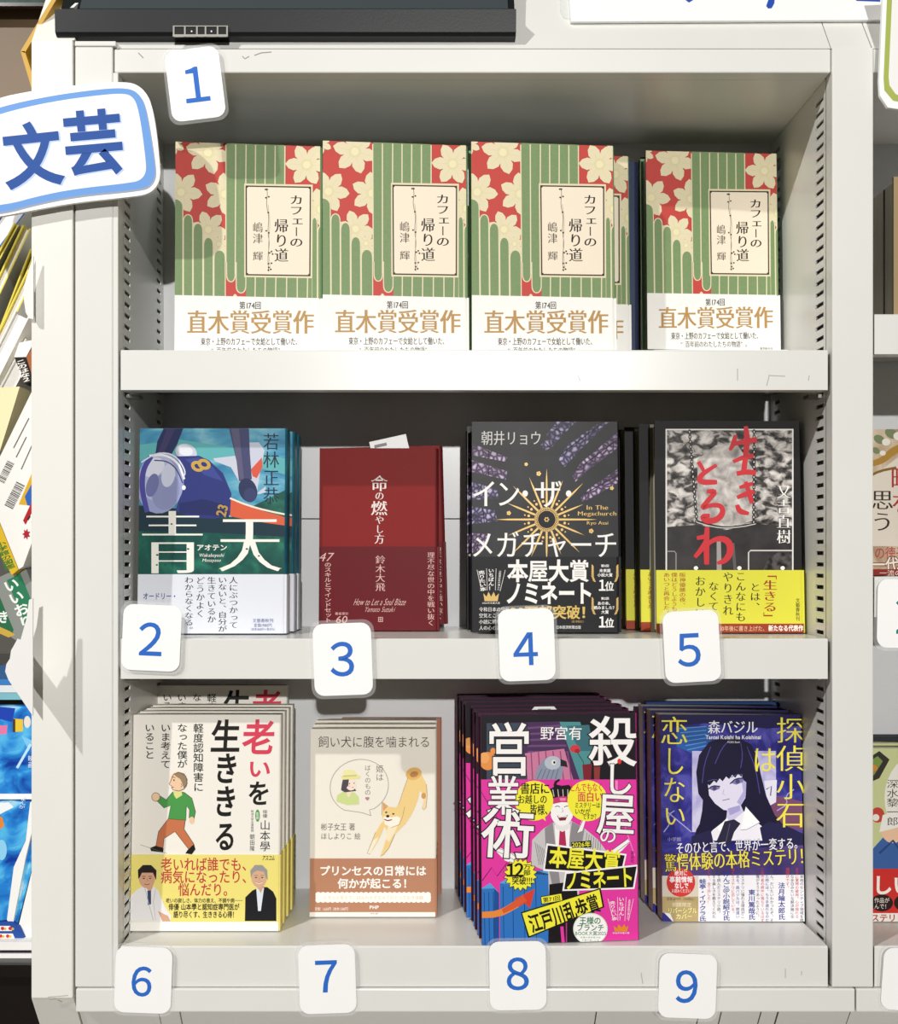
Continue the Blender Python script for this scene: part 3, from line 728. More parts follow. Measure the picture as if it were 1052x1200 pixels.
BLK = mat('matte_black_print', '#242324', .5, var=.15, vscale=900, spec=.12)
def art_swing(a, n):
    a.rect(115, 50, 885, 820, BLK); a.part('cover_photo')
    a.rect(170, 97, 812, 830, '#e9e6e2')
    a.rect(177, 104, 805, 830, ramp_mat('foliage_photo', [(.36, '#1d1b1b'), (.46, '#4f4b49'), (.54, '#b0aaa5'), (.66, '#e0dbd5')], scale=95, dist=.5, detail=6, stretch=(1, 1, 1.5)))
    a.poly([(330, 250), (420, 180), (520, 160), (610, 300), (605, 560), (470, 595), (330, 560)], ramp_mat('foliage_bright', [(.3, '#77716e'), (.5, '#b9b3ae'), (.7, '#e4dfd9')], scale=90, dist=.5))
    a.poly([(177, 590), (330, 578), (470, 605), (620, 575), (805, 585), (805, 830), (177, 830)], ramp_mat('night_ground', [(.35, '#232122'), (.65, '#3b3838')], scale=40))
    a.poly([(660, 805), (690, 745), (740, 715), (805, 730), (805, 820), (660, 820)], ramp_mat('bush_photo', [(.4, '#171617'), (.6, '#575252')], scale=150))
    for p0, p1 in (((290, 112), (326, 562)), ((614, 112), (612, 566))):
        for i in range(19):
            t = i/18; x = p0[0]+(p1[0]-p0[0])*t; y = p0[1]+(p1[1]-p0[1])*t
            a.ell(x, y, 8, 13, '#1b1a1a', n=10); a.ell(x, y, 3, 6, '#d6d2cd', n=8)
    a.line([(326, 560), (470, 600), (622, 572)], [10, 12, 10], '#1d1c1c', smooth=2); a.line([(326, 566), (400, 588), (470, 596), (560, 588), (622, 574)], 5, '#c9c5bf', smooth=1)
    a.poly([(426, 640), (446, 640), (452, 830), (426, 830)], '#a19c98'); a.poly([(500, 670), (515, 670), (528, 830), (512, 830)], '#5d5958')
    G = '#cfcac5'
    a.line([(586, 830), (586, 718), (596, 708), (806, 708)], 7, G); a.line([(178, 712), (214, 712), (222, 722), (222, 830)], 6, '#8f8a86')
    for x in (322, 540, 757): a.ell(x, 796, 11, 10, '#f4f2ee')
    a.part('title_lettering'); R = '#cd343b'
    def st(p, wd): a.line(p, wd, R, smooth=2)
    st([(520, 128), (512, 170), (492, 205)], [16, 26, 12]); st([(500, 178), (560, 160), (628, 152)], [16, 24, 30])
    st([(572, 84), (580, 150), (570, 250), (560, 322)], [18, 30, 26, 28]); st([(508, 262), (560, 240), (612, 232)], [16, 22, 22]); st([(526, 322), (575, 312), (624, 318)], [22, 26, 24])
    st([(540, 392), (575, 380), (608, 372)], [14, 22, 18]); st([(528, 442), (570, 425), (614, 412)], [16, 26, 22]); st([(572, 362), (588, 420), (604, 470)], [16, 24, 22]); st([(528, 478), (540, 512), (588, 522)], [18, 28, 14])
    st([(334, 262), (352, 290), (368, 322)], [20, 20, 12]); st([(426, 278), (380, 306), (338, 338), (345, 366), (428, 364)], [14, 20, 26, 28, 20])
    st([(376, 412), (425, 408), (380, 460), (345, 500), (400, 478), (452, 482), (458, 525), (420, 558), (368, 560), (350, 535), (392, 532)], [16, 26, 24, 20, 24, 30, 30, 24, 18])
    st([(378, 590), (374, 680), (376, 778)], [22, 30, 24]); st([(326, 646), (388, 634), (352, 700), (316, 742)], [18, 24, 26, 18]); st([(352, 700), (420, 645), (486, 655), (498, 715), (470, 760), (428, 772)], [18, 22, 34, 34, 26, 12])
    a.part('author_lettering'); a.V('又吉直樹', 730, 374, 796, 676, '#f5f3ef', m=.024)
    RU, K = '#a8452a', '#2d2a1c'
    n.rect(115, 1075, 885, 1140, '#9a3b24')
    n.V('「生きる」', 660, 800, 726, 1072, '#a03a20', m=.02, b=.008)
    for s_, x, y0, y1 in (('とは、', 619, 868, 1010), ('こんなにも', 546, 812, 1066), ('やりきれ', 482, 812, 1036), ('なくて', 410, 862, 1012), ('おかしい', 343, 834, 1046)): n.V(s_, x-25, y0, x+25, y1, K, m=.012)
    for s_, x, y1 in (('阪神優勝の夜、', 254, 992), ('僕はどうしようもなく', 213, 1060), ('あいつと再会した。', 174, 1030)): n.V(s_, x-15, 818, x+15, y1, RU, m=.008)
    n.V('文藝春秋刊', 822, 946, 842, 1062, K); n.T('10年後に書き上げた、', 440, 1086, 680, 1112, '#e9c9a8'); n.T('新たなる代表作', 684, 1083, 860, 1112, '#f6efe6', b=.03)
b5 = book('hardcover_book', 'black novel with a swing photo and yellow band near right upright', SH2, (769.2, 743), (942.7, 743), (769.9, 494.5), .021, BLK, lean=.045,
          band=((400, 806), None), bandmat='#dcd844', crop=(740, 480, 4.286), art=art_swing, group='swing photo novels', edge='#6e6a55')
copy_book(b5, 'swing photo novel right behind the yellow banded front copy', 1, -.0095); copy_book(b5, 'swing photo novel third in its stack', 2, -.0185); copy_book(b5, 'rearmost swing photo novel in its stack', 3, -.0265, dy=-.002)

# ---- bottom shelf
def art_walk(a, n):
    K, R = '#1f1d1b', '#d8425a'
    a.part('title_lettering')
    for s_, x0, y0, x1, y1, c in (('老', 540, 203, 684, 350, R), ('い', 562, 375, 668, 456, R), ('を', 562, 470, 664, 576, K), ('生', 400, 203, 534, 342, K), ('き', 414, 346, 526, 480, K), ('き', 412, 490, 520, 626, K), ('る', 416, 648, 514, 776, K)):
        a.T(s_, x0, y0, x1, y1, c, b=.022, skew=.06)
    for s_, x, y1 in (('軽度認知障害に', 347, 518), ('なった僕が', 276, 414), ('いま考えて', 203, 416), ('いること', 133, 374)): a.V(s_, x-21, 216, x+21, y1, K, b=.008)
    a.part('author_lettering'); a.V('山本學', 618, 640, 662, 780, K); a.V('朝田隆', 573, 702, 594, 778, K); a.V('筑波大学名誉教授', 578, 597, 590, 694, K); a.V('俳優', 630, 596, 650, 632, K)
    a.ell(607, 622, 10, 27, '#4f9a4a'); a.V('医師', 601, 606, 613, 640, '#ffffff')
    a.part('walking_man_drawing'); SK, G, O, L = '#f0cba6', '#4d9a4e', '#c87650', '#4a3b30'
    a.poly([(216, 634), (290, 638), (284, 682), (328, 748), (303, 768), (244, 692), (196, 722), (192, 764), (160, 756), (172, 692)], O)
    a.line([(216, 634), (172, 692), (160, 756), (192, 764), (196, 722), (244, 692), (303, 768), (328, 748), (284, 682), (290, 638)], 2.5, L)
    a.poly([(248, 512), (285, 520), (318, 545), (334, 605), (328, 636), (306, 632), (308, 596), (294, 580), (292, 642), (214, 636), (226, 578), (196, 588), (164, 556), (180, 536), (206, 552), (232, 520)], G)
    a.line([(248, 512), (285, 520), (318, 545), (334, 605), (328, 636), (306, 632), (308, 596), (294, 580), (292, 642), (214, 636), (226, 578), (196, 588), (164, 556), (180, 536), (206, 552), (232, 520)], 2.5, L, closed=True)
    a.poly([(236, 512), (272, 508), (276, 532), (250, 548), (240, 532)], '#dfe08c'); a.poly([(245, 490), (272, 490), (272, 515), (242, 518)], SK)
    a.ell(160, 540, 18, 19, SK); a.line([(160+18*math.cos(i*.35), 540+19*math.sin(i*.35)) for i in range(19)], 2.2, L)
    a.ell(318, 643, 12, 16, SK); a.ell(258, 470, 36, 42, SK); a.poly([(228, 465), (218, 485), (232, 490)], SK)
    a.poly([(238, 440), (258, 430), (285, 436), (299, 462), (296, 492), (284, 505), (276, 480), (268, 462), (250, 450)], '#9a8266'); a.line([(238, 440), (228, 465), (218, 484), (230, 492), (234, 508), (262, 514), (284, 505), (298, 480), (292, 448), (262, 431), (238, 440)], 2.5, L)
    a.ell(240, 466, 3, 4, K); a.line([(226, 500), (240, 496)], 2.5, '#b33a34'); a.line([(230, 452), (246, 455)], 2.5, K); a.line([(270, 480), (276, 490), (270, 497)], 2.2, L)
    a.poly([(134, 764), (160, 754), (194, 766), (192, 784), (140, 778)], K); a.poly([(300, 772), (328, 748), (334, 770), (318, 792), (290, 788)], K)
    a.line([(92, 750), (208, 788)], 1.6, '#6b625a'); n.T('アスコム', 628, 796, 684, 818, K, b=.02, skew=.2)
    n.rect(20, 1088, 740, 1150, '#f6f4ee')
    for s_, x0, y0, x1, y1 in (('老いれば誰でも、', 182, 806, 590, 864), ('病気になったり、', 182, 862, 590, 918), ('悩んだり。', 258, 918, 506, 974)): n.T(s_, x0, y0, x1, y1, '#c03a3e', b=.01)
    n.T('老いの寂しさ、体力の衰え、不調や病──', 204, 984, 542, 1004, K, b=.015); n.T('俳優 山本學と認知症専門医が', 216, 1008, 528, 1036, K, b=.02); n.T('語り尽くす、生ききる心得！', 238, 1041, 518, 1070, K, b=.02)
    # the two portraits on the band
    SK2 = '#d6a587'
    n.poly([(46, 1086), (50, 975), (80, 945), (110, 930), (150, 930), (172, 950), (200, 1020), (228, 1060), (226, 1088)], '#ece9ea'); n.poly([(112, 930), (150, 930), (136, 960)], SK2); n.poly([(124, 950), (140, 950), (140, 1010), (126, 1015)], '#3c4a70')
    n.line([(112, 935), (128, 1000), (150, 1080)], 2.5, '#b9b6bc'); n.line([(160, 940), (150, 1000), (160, 1080)], 2, '#b9b6bc'); n.poly([(170, 1040), (215, 1062), (226, 1086), (190, 1086)], SK2)
    n.ell(122, 895, 36, 45, SK2); n.poly([(84, 900), (82, 860), (104, 838), (140, 838), (164, 862), (162, 905), (154, 885), (148, 872), (100, 872), (92, 890)], '#26201f')
    for x in (108, 136): n.ell(x, 897, 5, 2.5, '#3a2820'); n.line([(x-8, 888), (x+8, 888)], 2.5, '#3a2820')
    n.line([(110, 921), (122, 925), (134, 921)], 3, '#8c4a40'); n.line([(122, 895), (126, 908), (120, 909)], 1.8, '#a87056')
    n.poly([(552, 1084), (554, 980), (585, 950), (620, 935), (650, 935), (676, 955), (690, 985), (690, 1084)], '#1d1d22'); n.poly([(602, 942), (636, 938), (622, 1040), (610, 1040)], '#dfe6ee'); n.poly([(604, 930), (636, 928), (622, 962)], '#d3a586')
    n.ell(614, 892, 34, 45, '#d9ad8d'); n.poly([(578, 895), (576, 862), (596, 838), (628, 838), (650, 860), (652, 905), (642, 890), (636, 868), (606, 862), (588, 872)], '#9b9896')
    for x in (601, 628): n.ell(x, 893, 5, 2.5, '#4a342a'); n.line([(x-8, 884), (x+8, 884)], 2.5, '#7d706a')
    n.line([(600, 914), (614, 920), (630, 913)], 4, '#f5efe9'); n.line([(600, 912), (614, 918), (630, 911)], 2, '#9c5a4c'); n.line([(614, 890), (618, 903), (611, 905)], 1.8, '#b98467')
CRM = '#f2eee4'
b6 = book('paperback_book', 'white paperback with a walking man drawing and yellow band', SH3, (152.8, 1092), (327.5, 1092), (153.3, 838.5), .0155, CRM, lean=.05, hard=False,
          band=((400, 793), None), bandmat='#efe07e', crop=(140, 790, 3.7524), art=art_walk, group='walking man paperbacks')
for k, (dx, lb) in enumerate(((.001, 'walking man paperback right behind the front copy'), (.0025, 'walking man paperback third in its stack'), (.004, 'walking man paperback fourth in its stack'))): copy_book(b6, lb, k+1, dx, dz=.0003*(k+1))
r6 = empty('display_riser', Vector((X(250, .125), .125, SH3)), 'white display riser behind the walking man paperback stack', 'riser')
box('riser_top', (-.06, -.008, .0125), (.06, .022, .0155), PAPER, r6); box('riser_leg', (-.06, -.008, 0), (-.057, .022, .0125), PAPER, r6); box('riser_leg', (.057, -.008, 0), (.06, .022, .0125), PAPER, r6)
c6 = copy_book(b6, 'walking man paperback raised at the back, its title top showing', 5, -.006, dz=.0152, dy=.001)

def art_dog(a, n):
    K = '#4a4238'; OC, OL = '#efd08c', '#8d7a60'
    a.part('title_lettering'); a.T('飼い犬に腹を噛まれる', 100, 190, 686, 248, K, b=-.004)
    a.part('author_lettering'); a.T('彬子女王 著', 114, 643, 294, 680, K, b=-.004); a.T('ほしよりこ 絵', 114, 693, 322, 727, K, b=-.004)
    a.part('speech_bubble_drawing')
    pts = [(315+152*math.cos(t), 450+140*math.sin(t)-8*math.cos(t)) for t in [math.radians(100+i*320/30) for i in range(31)]]
    a.line([(375, 603), (330, 588)]+pts[2:]+[(368, 572), (375, 603)], 3, '#9c958c')
    a.V('姫は', 402, 338, 440, 424, K, b=-.01); a.V('ばくのもの', 344, 338, 374, 498, K, b=-.01); a.ell(352, 512, 6, 6, '#b8848c'); a.ell(362, 512, 6, 6, '#b8848c'); a.poly([(346, 514), (368, 514), (357, 526)], '#b8848c')
    a.poly([(196, 530), (200, 496), (235, 476), (290, 482), (312, 505), (314, 545), (250, 548)], '#cfdc94'); a.poly([(250, 470), (275, 480), (262, 508), (252, 500)], '#f3ddcb')
    a.poly([(230, 412), (224, 440), (220, 470), (240, 482), (300, 474), (286, 455), (262, 465), (256, 410)], '#544a52'); a.ell(272, 440, 28, 32, '#f5e2d2'); a.poly([(232, 408), (262, 405), (258, 445), (240, 470)], '#544a52')
    a.poly([(216, 402), (240, 390), (300, 386), (322, 398), (312, 412), (230, 416)], '#e9e39a'); a.poly([(230, 396), (232, 370), (262, 362), (294, 370), (300, 392)], '#ece7a8'); a.line([(230, 398), (300, 394)], 7, '#cfc47a')
    a.ell(264, 436, 3, 3, K); a.ell(288, 434, 3, 3, K); a.line([(276, 457), (286, 456)], 3, '#c4545c'); a.ell(262, 450, 7, 4, '#eebfae')
    a.part('dog_drawing')
    a.poly([(568, 410), (600, 375), (640, 390), (664, 440), (666, 490), (650, 500), (630, 470), (620, 520), (596, 580), (560, 640), (520, 680), (500, 700), (470, 770), (440, 805), (425, 812), (440, 770), (465, 690), (445, 660), (420, 720), (392, 770), (368, 802), (356, 800), (388, 725), (400, 690), (430, 640), (480, 600), (520, 540), (545, 470)], OC)
    a.poly([(470, 640), (520, 640), (500, 690), (470, 740), (450, 720)], '#f5e6c4'); a.poly([(640, 480), (662, 490), (664, 560), (650, 574), (642, 560), (650, 520)], '#f0d9a4'); a.poly([(388, 730), (416, 715), (372, 800), (356, 800)], '#f6ebd2')
    a.ell(598, 385, 42, 32, '#e4b567', -15); a.ell(600, 388, 22, 15, '#b9824e', -15); a.ell(650, 500, 12, 16, '#d29a55')
    a.poly([(432, 600), (434, 528), (466, 556), (520, 562), (552, 556), (540, 610), (524, 648), (480, 664), (446, 650)], OC); a.poly([(440, 612), (462, 600), (480, 612), (510, 606), (530, 615), (520, 648), (480, 664), (448, 648)], '#faf3e4'); a.poly([(436, 532), (462, 556), (440, 580)], '#d9a276')
    a.ell(455, 586, 6, 4.5, K); a.ell(492, 594, 6, 4.5, K); a.ell(463, 606, 9, 7, '#2d2824'); a.line([(446, 622), (462, 630), (484, 624)], 6, '#a8525c', smooth=1); a.line([(446, 620), (462, 628), (486, 622)], 2, K)
    a.line([(432, 600), (434, 528), (466, 556)], 2, OL); a.line([(552, 556), (540, 610), (524, 650), (480, 666)], 2, OL); a.line([(520, 545), (545, 470), (568, 405)], 2, OL); a.line([(664, 440), (668, 500), (662, 560), (650, 574), (642, 560)], 2, OL)
    a.line([(400, 690), (380, 740), (356, 800), (372, 804)], 2, OL); a.line([(500, 700), (470, 770), (440, 806), (424, 814)], 2, OL)
    W = '#fbf6ef'
    n.rect(20, 1104, 760, 1150, '#f4efe6')
    n.T('プリンセスの日常には', 108, 864, 664, 914, W, b=.03); n.T('何かが起こる！', 202, 930, 596, 980, W, b=.03)
    for i in range(24): n.ell(102+i*24.8, 1012, 15, 13, W, n=14); n.ell(102+i*24.8, 1042, 15, 13, W, n=14)
    n.rect(98, 1006, 676, 1048, W); n.ell(102, 1027, 14, 20, W); n.ell(674, 1027, 14, 20, W)
    n.T('くすっと笑えて、ほんわかする４７のとっておき体験', 128, 1018, 648, 1040, '#e3c4ae'); n.T('定価：1,650円（本体1,500円）', 84, 1078, 268, 1096, W); n.T('PHP', 368, 1070, 418, 1087, W, b=.03)
    n.T('PHP', 375, 1108, 416, 1116, '#8a8076')
b7 = book('paperback_book', 'ivory paperback with leaping tan dog drawing and terracotta band', SH3, (362.8, 1075.5), (511.2, 1075.5), (364, 855.3), .0165, '#efe9dc', lean=.05, hard=False,
          band=((400, 826), None), bandmat='#b88467', crop=(350, 820, 4.442), art=art_dog, group='leaping dog paperbacks')
copy_book(b7, 'leaping dog paperback right behind the front copy', 1, .0006, dz=.0012); copy_book(b7, 'leaping dog paperback third in its stack', 2, .0012, dz=.002)
book('paperback_book', 'brown spined paperback at the back of the leaping dog stack', SH3, (400, 1060), (517.5, 1060), (400, 842), .009, '#b0765f', spine='#b0765f', lean=.02, hard=False, d=.133)

def art_killer(a, n):
    MG = '#e23aa0'; K = '#191518'; W = '#f8f5f3'; Y = '#f3ec3c'
    a.rect(100, 120, 840, 432, '#1d1a20'); a.poly([(150, 178), (480, 170), (560, 430), (150, 430)], '#4a2f56'); a.poly([(150, 178), (330, 178), (310, 300), (330, 430), (150, 430)], '#3d4a58')
    for i in range(5): a.line([(330, 200+i*26), (500, 186+i*30)], 9, '#6d4a78')
    a.poly([(318, 310), (490, 290), (530, 425), (330, 430)], '#c97a9c')
    for i in range(6): a.line([(345+i*32, 300), (352+i*34, 428)], 5, '#8d4a70')
    a.poly([(470, 172), (560, 172), (610, 300), (600, 430), (560, 430)], '#4f8f93'); a.poly([(500, 190), (600, 185), (620, 300), (560, 300)], '#3b6e78')
    a.line([(545, 300), (575, 350), (585, 420)], 4, '#2c5a38'); a.ell(538, 290, 22, 17, '#cf3b44'); a.ell(548, 300, 12, 10, '#a8242e'); a.poly([(570, 360), (612, 355), (608, 425), (575, 425)], '#7d2430'); a.poly([(620, 345), (650, 345), (645, 425), (622, 425)], '#8d3a34')
    a.line([(640, 345), (660, 270), (640, 210)], 3, '#2c5a38')
    # parrot
    a.poly([(360, 430), (370, 380), (395, 340), (430, 322), (470, 330), (486, 360), (484, 400), (470, 430)], '#8b93a6'); a.ell(440, 352, 36, 30, '#b6bcc8'); a.ell(445, 350, 10, 11, '#eceae0'); a.ell(447, 350, 5, 6, K); a.poly([(474, 335), (500, 345), (506, 372), (492, 368), (474, 366)], '#26232a')
    for i in range(5): a.line([(372+i*20, 424), (392+i*18, 380)], 4, '#6a7288')
    a.ell(155, 344, 36, 40, '#e8934a'); a.ell(178, 300, 12, 14, '#e8934a'); a.ell(140, 330, 22, 24, '#f0a763')
    a.rect(100, 425, 840, 1180, MG)
    a.line([(120, 470), (260, 700)], 4, '#8a2a70'); a.line([(690, 430), (800, 760)], 5, '#f07cc2'); a.line([(720, 430), (722, 640)], 10, '#ee8cc8')
    # blue bars and the rising arrow
    B1, B2, B3 = '#2f73c0', '#1d4f96', '#5aa0dc'
    a.line([(130, 870), (172, 812), (196, 850), (240, 790), (262, 830), (330, 770)], 4, '#5c1c50')
    for x0, x1, yt in ((125, 205, 905), (208, 330, 880), (250, 452, 830)):
        a.poly([(x0, yt), (x1-22, yt-8), (x1-22, 1150), (x0, 1165)], B1); a.poly([(x1-22, yt-8), (x1, yt+20), (x1, 1140), (x1-22, 1150)], B2); a.poly([(x0, yt), (x0+40, yt-26), (x1, yt+18), (x1-22, yt-2)], B3)
        for i in range(3): a.line([(x0+14+i*(x1-x0)/4, yt+14), (x0+18+i*(x1-x0)/4, 1150)], 3, '#153f7c')
    a.line([(120, 1020), (200, 1016), (262, 985), (318, 945)], [26, 30, 34], '#e88a3a', smooth=1); a.poly([(272, 950), (362, 905), (340, 990), (318, 968), (290, 984)], '#d8402c'); a.line([(220, 1004), (262, 982), (318, 945)], [20, 32], '#dc5a30')
    # man in a visor
    a.part('man_drawing'); GY = '#d9d4d2'
    a.poly([(345, 800), (350, 690), (400, 640), (450, 610), (520, 606), (580, 640), (640, 690), (690, 760), (650, 800), (560, 850), (540, 1140), (430, 1140), (420, 830)], '#c9c5c6')
    a.poly([(405, 640), (440, 612), (455, 740), (475, 900), (440, 900), (410, 760)], '#8f8a8d'); a.poly([(525, 610), (580, 640), (560, 760), (520, 860), (505, 740)], '#8f8a8d')
    for i in range(7): a.line([(362+i*8, 700+i*6), (380+i*8, 800)], 2, '#5a5558'); a.line([(590+i*10, 660+i*6), (580+i*11, 760)], 2, '#5a5558')
    a.poly([(448, 622), (480, 660), (516, 620), (512, 740), (482, 800), (455, 740)], W); a.poly([(470, 650), (494, 650), (500, 720), (482, 800), (466, 720)], '#b52a58'); a.poly([(425, 885), (545, 870), (560, 1145), (420, 1145)], K)
    a.line([(500, 1000), (500, 1140)], 5, '#b33a80'); a.line([(480, 1070), (486, 1145)], 14, MG)
    a.poly([(450, 580), (512, 580), (512, 640), (482, 655), (452, 640)], '#e9e4e2'); a.ell(480, 560, 52, 68, W)
    a.poly([(418, 548), (406, 505), (420, 470), (445, 458), (452, 446), (480, 452), (510, 448), (530, 466), (550, 476), (552, 510), (540, 560), (530, 590), (528, 530), (500, 505), (450, 508), (430, 530), (432, 580)], K); a.line([(455, 470), (448, 440), (470, 425)], [16, 8], K, smooth=1)
    for i in range(5): a.line([(440+i*22, 468), (446+i*20, 500)], 3, '#d9d4d2')
    a.poly([(420, 512), (480, 498), (542, 504), (540, 528), (480, 524), (424, 536)], '#c93a72'); a.poly([(470, 506), (498, 506), (496, 518), (472, 518)], '#e88cb4')
    a.line([(450, 545), (462, 540), (472, 546)], 3, K, smooth=1); a.line([(490, 546), (502, 540), (514, 545)], 3, K, smooth=1); a.poly([(458, 582), (480, 590), (506, 580), (496, 604), (470, 606)], '#7d2a34'); a.poly([(462, 584), (480, 591), (502, 583), (500, 590), (466, 592)], W); a.line([(481, 550), (486, 566), (478, 568)], 2, '#8a8588')
    a.poly([(190, 738), (210, 725), (270, 752), (290, 790), (262, 792), (230, 780)], W); a.line([(190, 738), (240, 760), (290, 790)], 2, K); a.line([(204, 728), (250, 742), (284, 770)], 2, K)
    a.poly([(700, 735), (770, 685), (778, 700), (745, 735), (715, 760)], W); a.line([(700, 735), (770, 685)], 2, K); a.line([(712, 748), (776, 700)], 2, K); a.poly([(545, 660), (575, 590), (585, 600), (570, 650)], W); a.line([(545, 660), (578, 592)], 2, K)
    a.part('speech_bubbles')
    a.ell(358, 518, 84, 88, Y); a.poly([(388, 590), (410, 608), (402, 575)], Y); a.ell(592, 518, 88, 90, Y); a.poly([(560, 585), (572, 570), (600, 600)], Y)
    a.T('書店に', 296, 440, 428, 488, K, b=.02, m=.012); a.T('お越しの', 285, 492, 416, 531, K, b=.015, m=.01); a.T('皆様、', 338, 534, 438, 580, K, b=.02, m=.012)
    RD = '#d83a4c'; a.T('とんでもなく', 514, 440, 662, 478, RD, b=.015, m=.01); a.T('面白い', 548, 478, 660, 522, RD, b=.02, m=.012); a.T('ミステリーは', 536, 525, 648, 550, K, b=.015); a.T('いかが', 536, 552, 606, 577, K, b=.015); a.T('ですか？', 570, 574, 640, 600, K, b=.015)
    a.part('award_banners')
    a.poly([(412, 705), (764, 752), (744, 846), (398, 826)], W); a.poly([(418, 714), (756, 758), (738, 838), (405, 818)], K); a.T('本屋大賞', 424, 728, 738, 818, Y, b=.03, rot=4)
    a.poly([(494, 832), (816, 798), (798, 905), (482, 914)], W); a.poly([(500, 839), (808, 806), (792, 898), (490, 907)], K); a.T('ノミネート', 494, 816, 794, 904, Y, b=.025, rot=-3)
    a.poly([(520, 700), (608, 692), (610, 722), (524, 726)], K); a.T('2026年', 524, 697, 606, 722, Y, b=.015, rot=-2)
    pts = []
    for i in range(36):
        r = 76 if i % 2 else 60; an = i*PI/18; pts.append((298+r*1.02*math.cos(an), 842+r*math.sin(an)))
    a.poly(pts, K); a.poly([(298+(x-298)*.94, 842+(y-842)*.94) for x, y in pts], Y)
    a.T('１', 222, 786, 292, 856, K, b=.03, m=.01); a.T('２', 258, 786, 326, 856, K, b=.03, m=.01); a.V('万部', 312, 795, 342, 846, K, b=.02); a.T('突破!!!', 260, 850, 352, 886, K, b=.02)
    a.poly([(300, 1008), (650, 900), (666, 985), (332, 1120)], K); a.poly([(306, 1012), (644, 908), (658, 982), (337, 1112)], Y); a.T('江戸川乱歩賞', 330, 972, 650, 1052, K, b=.03, rot=-18)
    a.poly([(386, 938), (480, 922), (484, 958), (390, 974)], K); a.poly([(389, 941), (477, 926), (481, 955), (393, 970)], Y); a.T('第71回', 396, 938, 474, 960, K, b=.015, rot=-8)
    a.ell(605, 1080, 76, 70, '#cfe0cc', n=40); a.ell(605, 1080, 72, 66, W, n=40); GN = '#1f7a4a'
    a.T('王様の', 556, 1028, 652, 1060, GN, b=.02); a.T('ブランチ', 544, 1060, 666, 1090, GN, b=.02); a.T('BOOK大賞2025', 538, 1090, 674, 1109, GN, b=.01); a.T('年間大賞受賞作品', 560, 1114, 650, 1122, GN); a.T('王様が選んだ本', 566, 1126, 644, 1134, GN)
    a.V('売りたい本', 694, 958, 718, 1044, W, b=.01, rot=-8); a.V('いちばん！', 730, 940, 752, 1044, W, b=.01); a.V('全国書店員が選んだ', 768, 950, 778, 1040, W, rot=5)
    for p in ([(682, 948), (706, 1045)], [(724, 940), (726, 1045)], [(762, 940), (756, 1045)], [(794, 948), (772, 1045)]): a.line(p, 1.6, W)
    a.poly([(706, 1066), (722, 1078), (728, 1060), (742, 1074), (754, 1058), (760, 1074), (772, 1064), (766, 1092), (712, 1092)], '#e08a2c'); a.T('2026年本屋大賞', 702, 1094, 776, 1102, W)
    a.part('title_lettering')
    for s_, x0, y0, x1, y1 in (('殺', 594, 150, 812, 362), ('し', 662, 350, 796, 494), ('屋', 632, 486, 806, 662), ('の', 642, 640, 722, 704), ('営', 146, 178, 348, 404), ('業', 150, 410, 296, 576), ('術', 126, 556, 362, 766)):
        a.T(s_, x0, y0, x1, y1, W, b=.012, rot=3 if s_ in '屋術' else 0, out='#2a2228', ow=.022)
    a.ell(732, 345, 9, 12, '#d83a30'); a.part('author_lettering'); a.T('野宮有', 384, 193, 570, 250, W, b=.006); a.V('講談社', 782, 738, 796, 790, '#7a1a58')
PKS = ramp_mat('pink_black_spine', [(.45, '#d23696'), (.5, '#a82878')], scale=8)
b8 = book('hardcover_book', 'magenta and black manga style novel with yellow award banners', SH3, (564.7, 1109.5), (750, 1102.5), (561.5, 839), .0185, '#d6359a', spine=PKS, lean=.04, yaw=.012, d=.0012,
          crop=(530, 800, 3.7478), art=art_killer, group='magenta manga style novels', edge='#3f1a34')
for k, (dx, dz, lb) in enumerate(((-.001, .0006, 'magenta manga style novel right behind the front copy'), (-.0015, .001, 'magenta manga style novel third in its stack'), (-.0055, .002, 'magenta manga style novel fourth in its stack'), (-.006, .0024, 'magenta manga style novel fifth in its stack'), (-.0065, .003, 'rearmost magenta manga style novel in its stack'))):
    copy_book(b8, lb, k+1, dx, dz)
sl = empty('order_slip', b8.M @ Matrix.Translation((.062, b8.t*1.5, b8.h-.02)), 'pale paper slip sticking up from the magenta novel stack', 'paper slip')
pts = [(-.013, 0, 0), (.013, 0, 0), (.013, 0, .019), (.009, 0, .0235), (-.009, 0, .0235), (-.013, 0, .019)]
prism('slip_sheet', [Vector(p) for p in pts], (0, .0002, 0), PAPER, sl); mesh('slip_print', *box_vf((-.006, -.0001, .0195), (.006, -.00002, .0215)), ink('#8a8a8c'), sl)

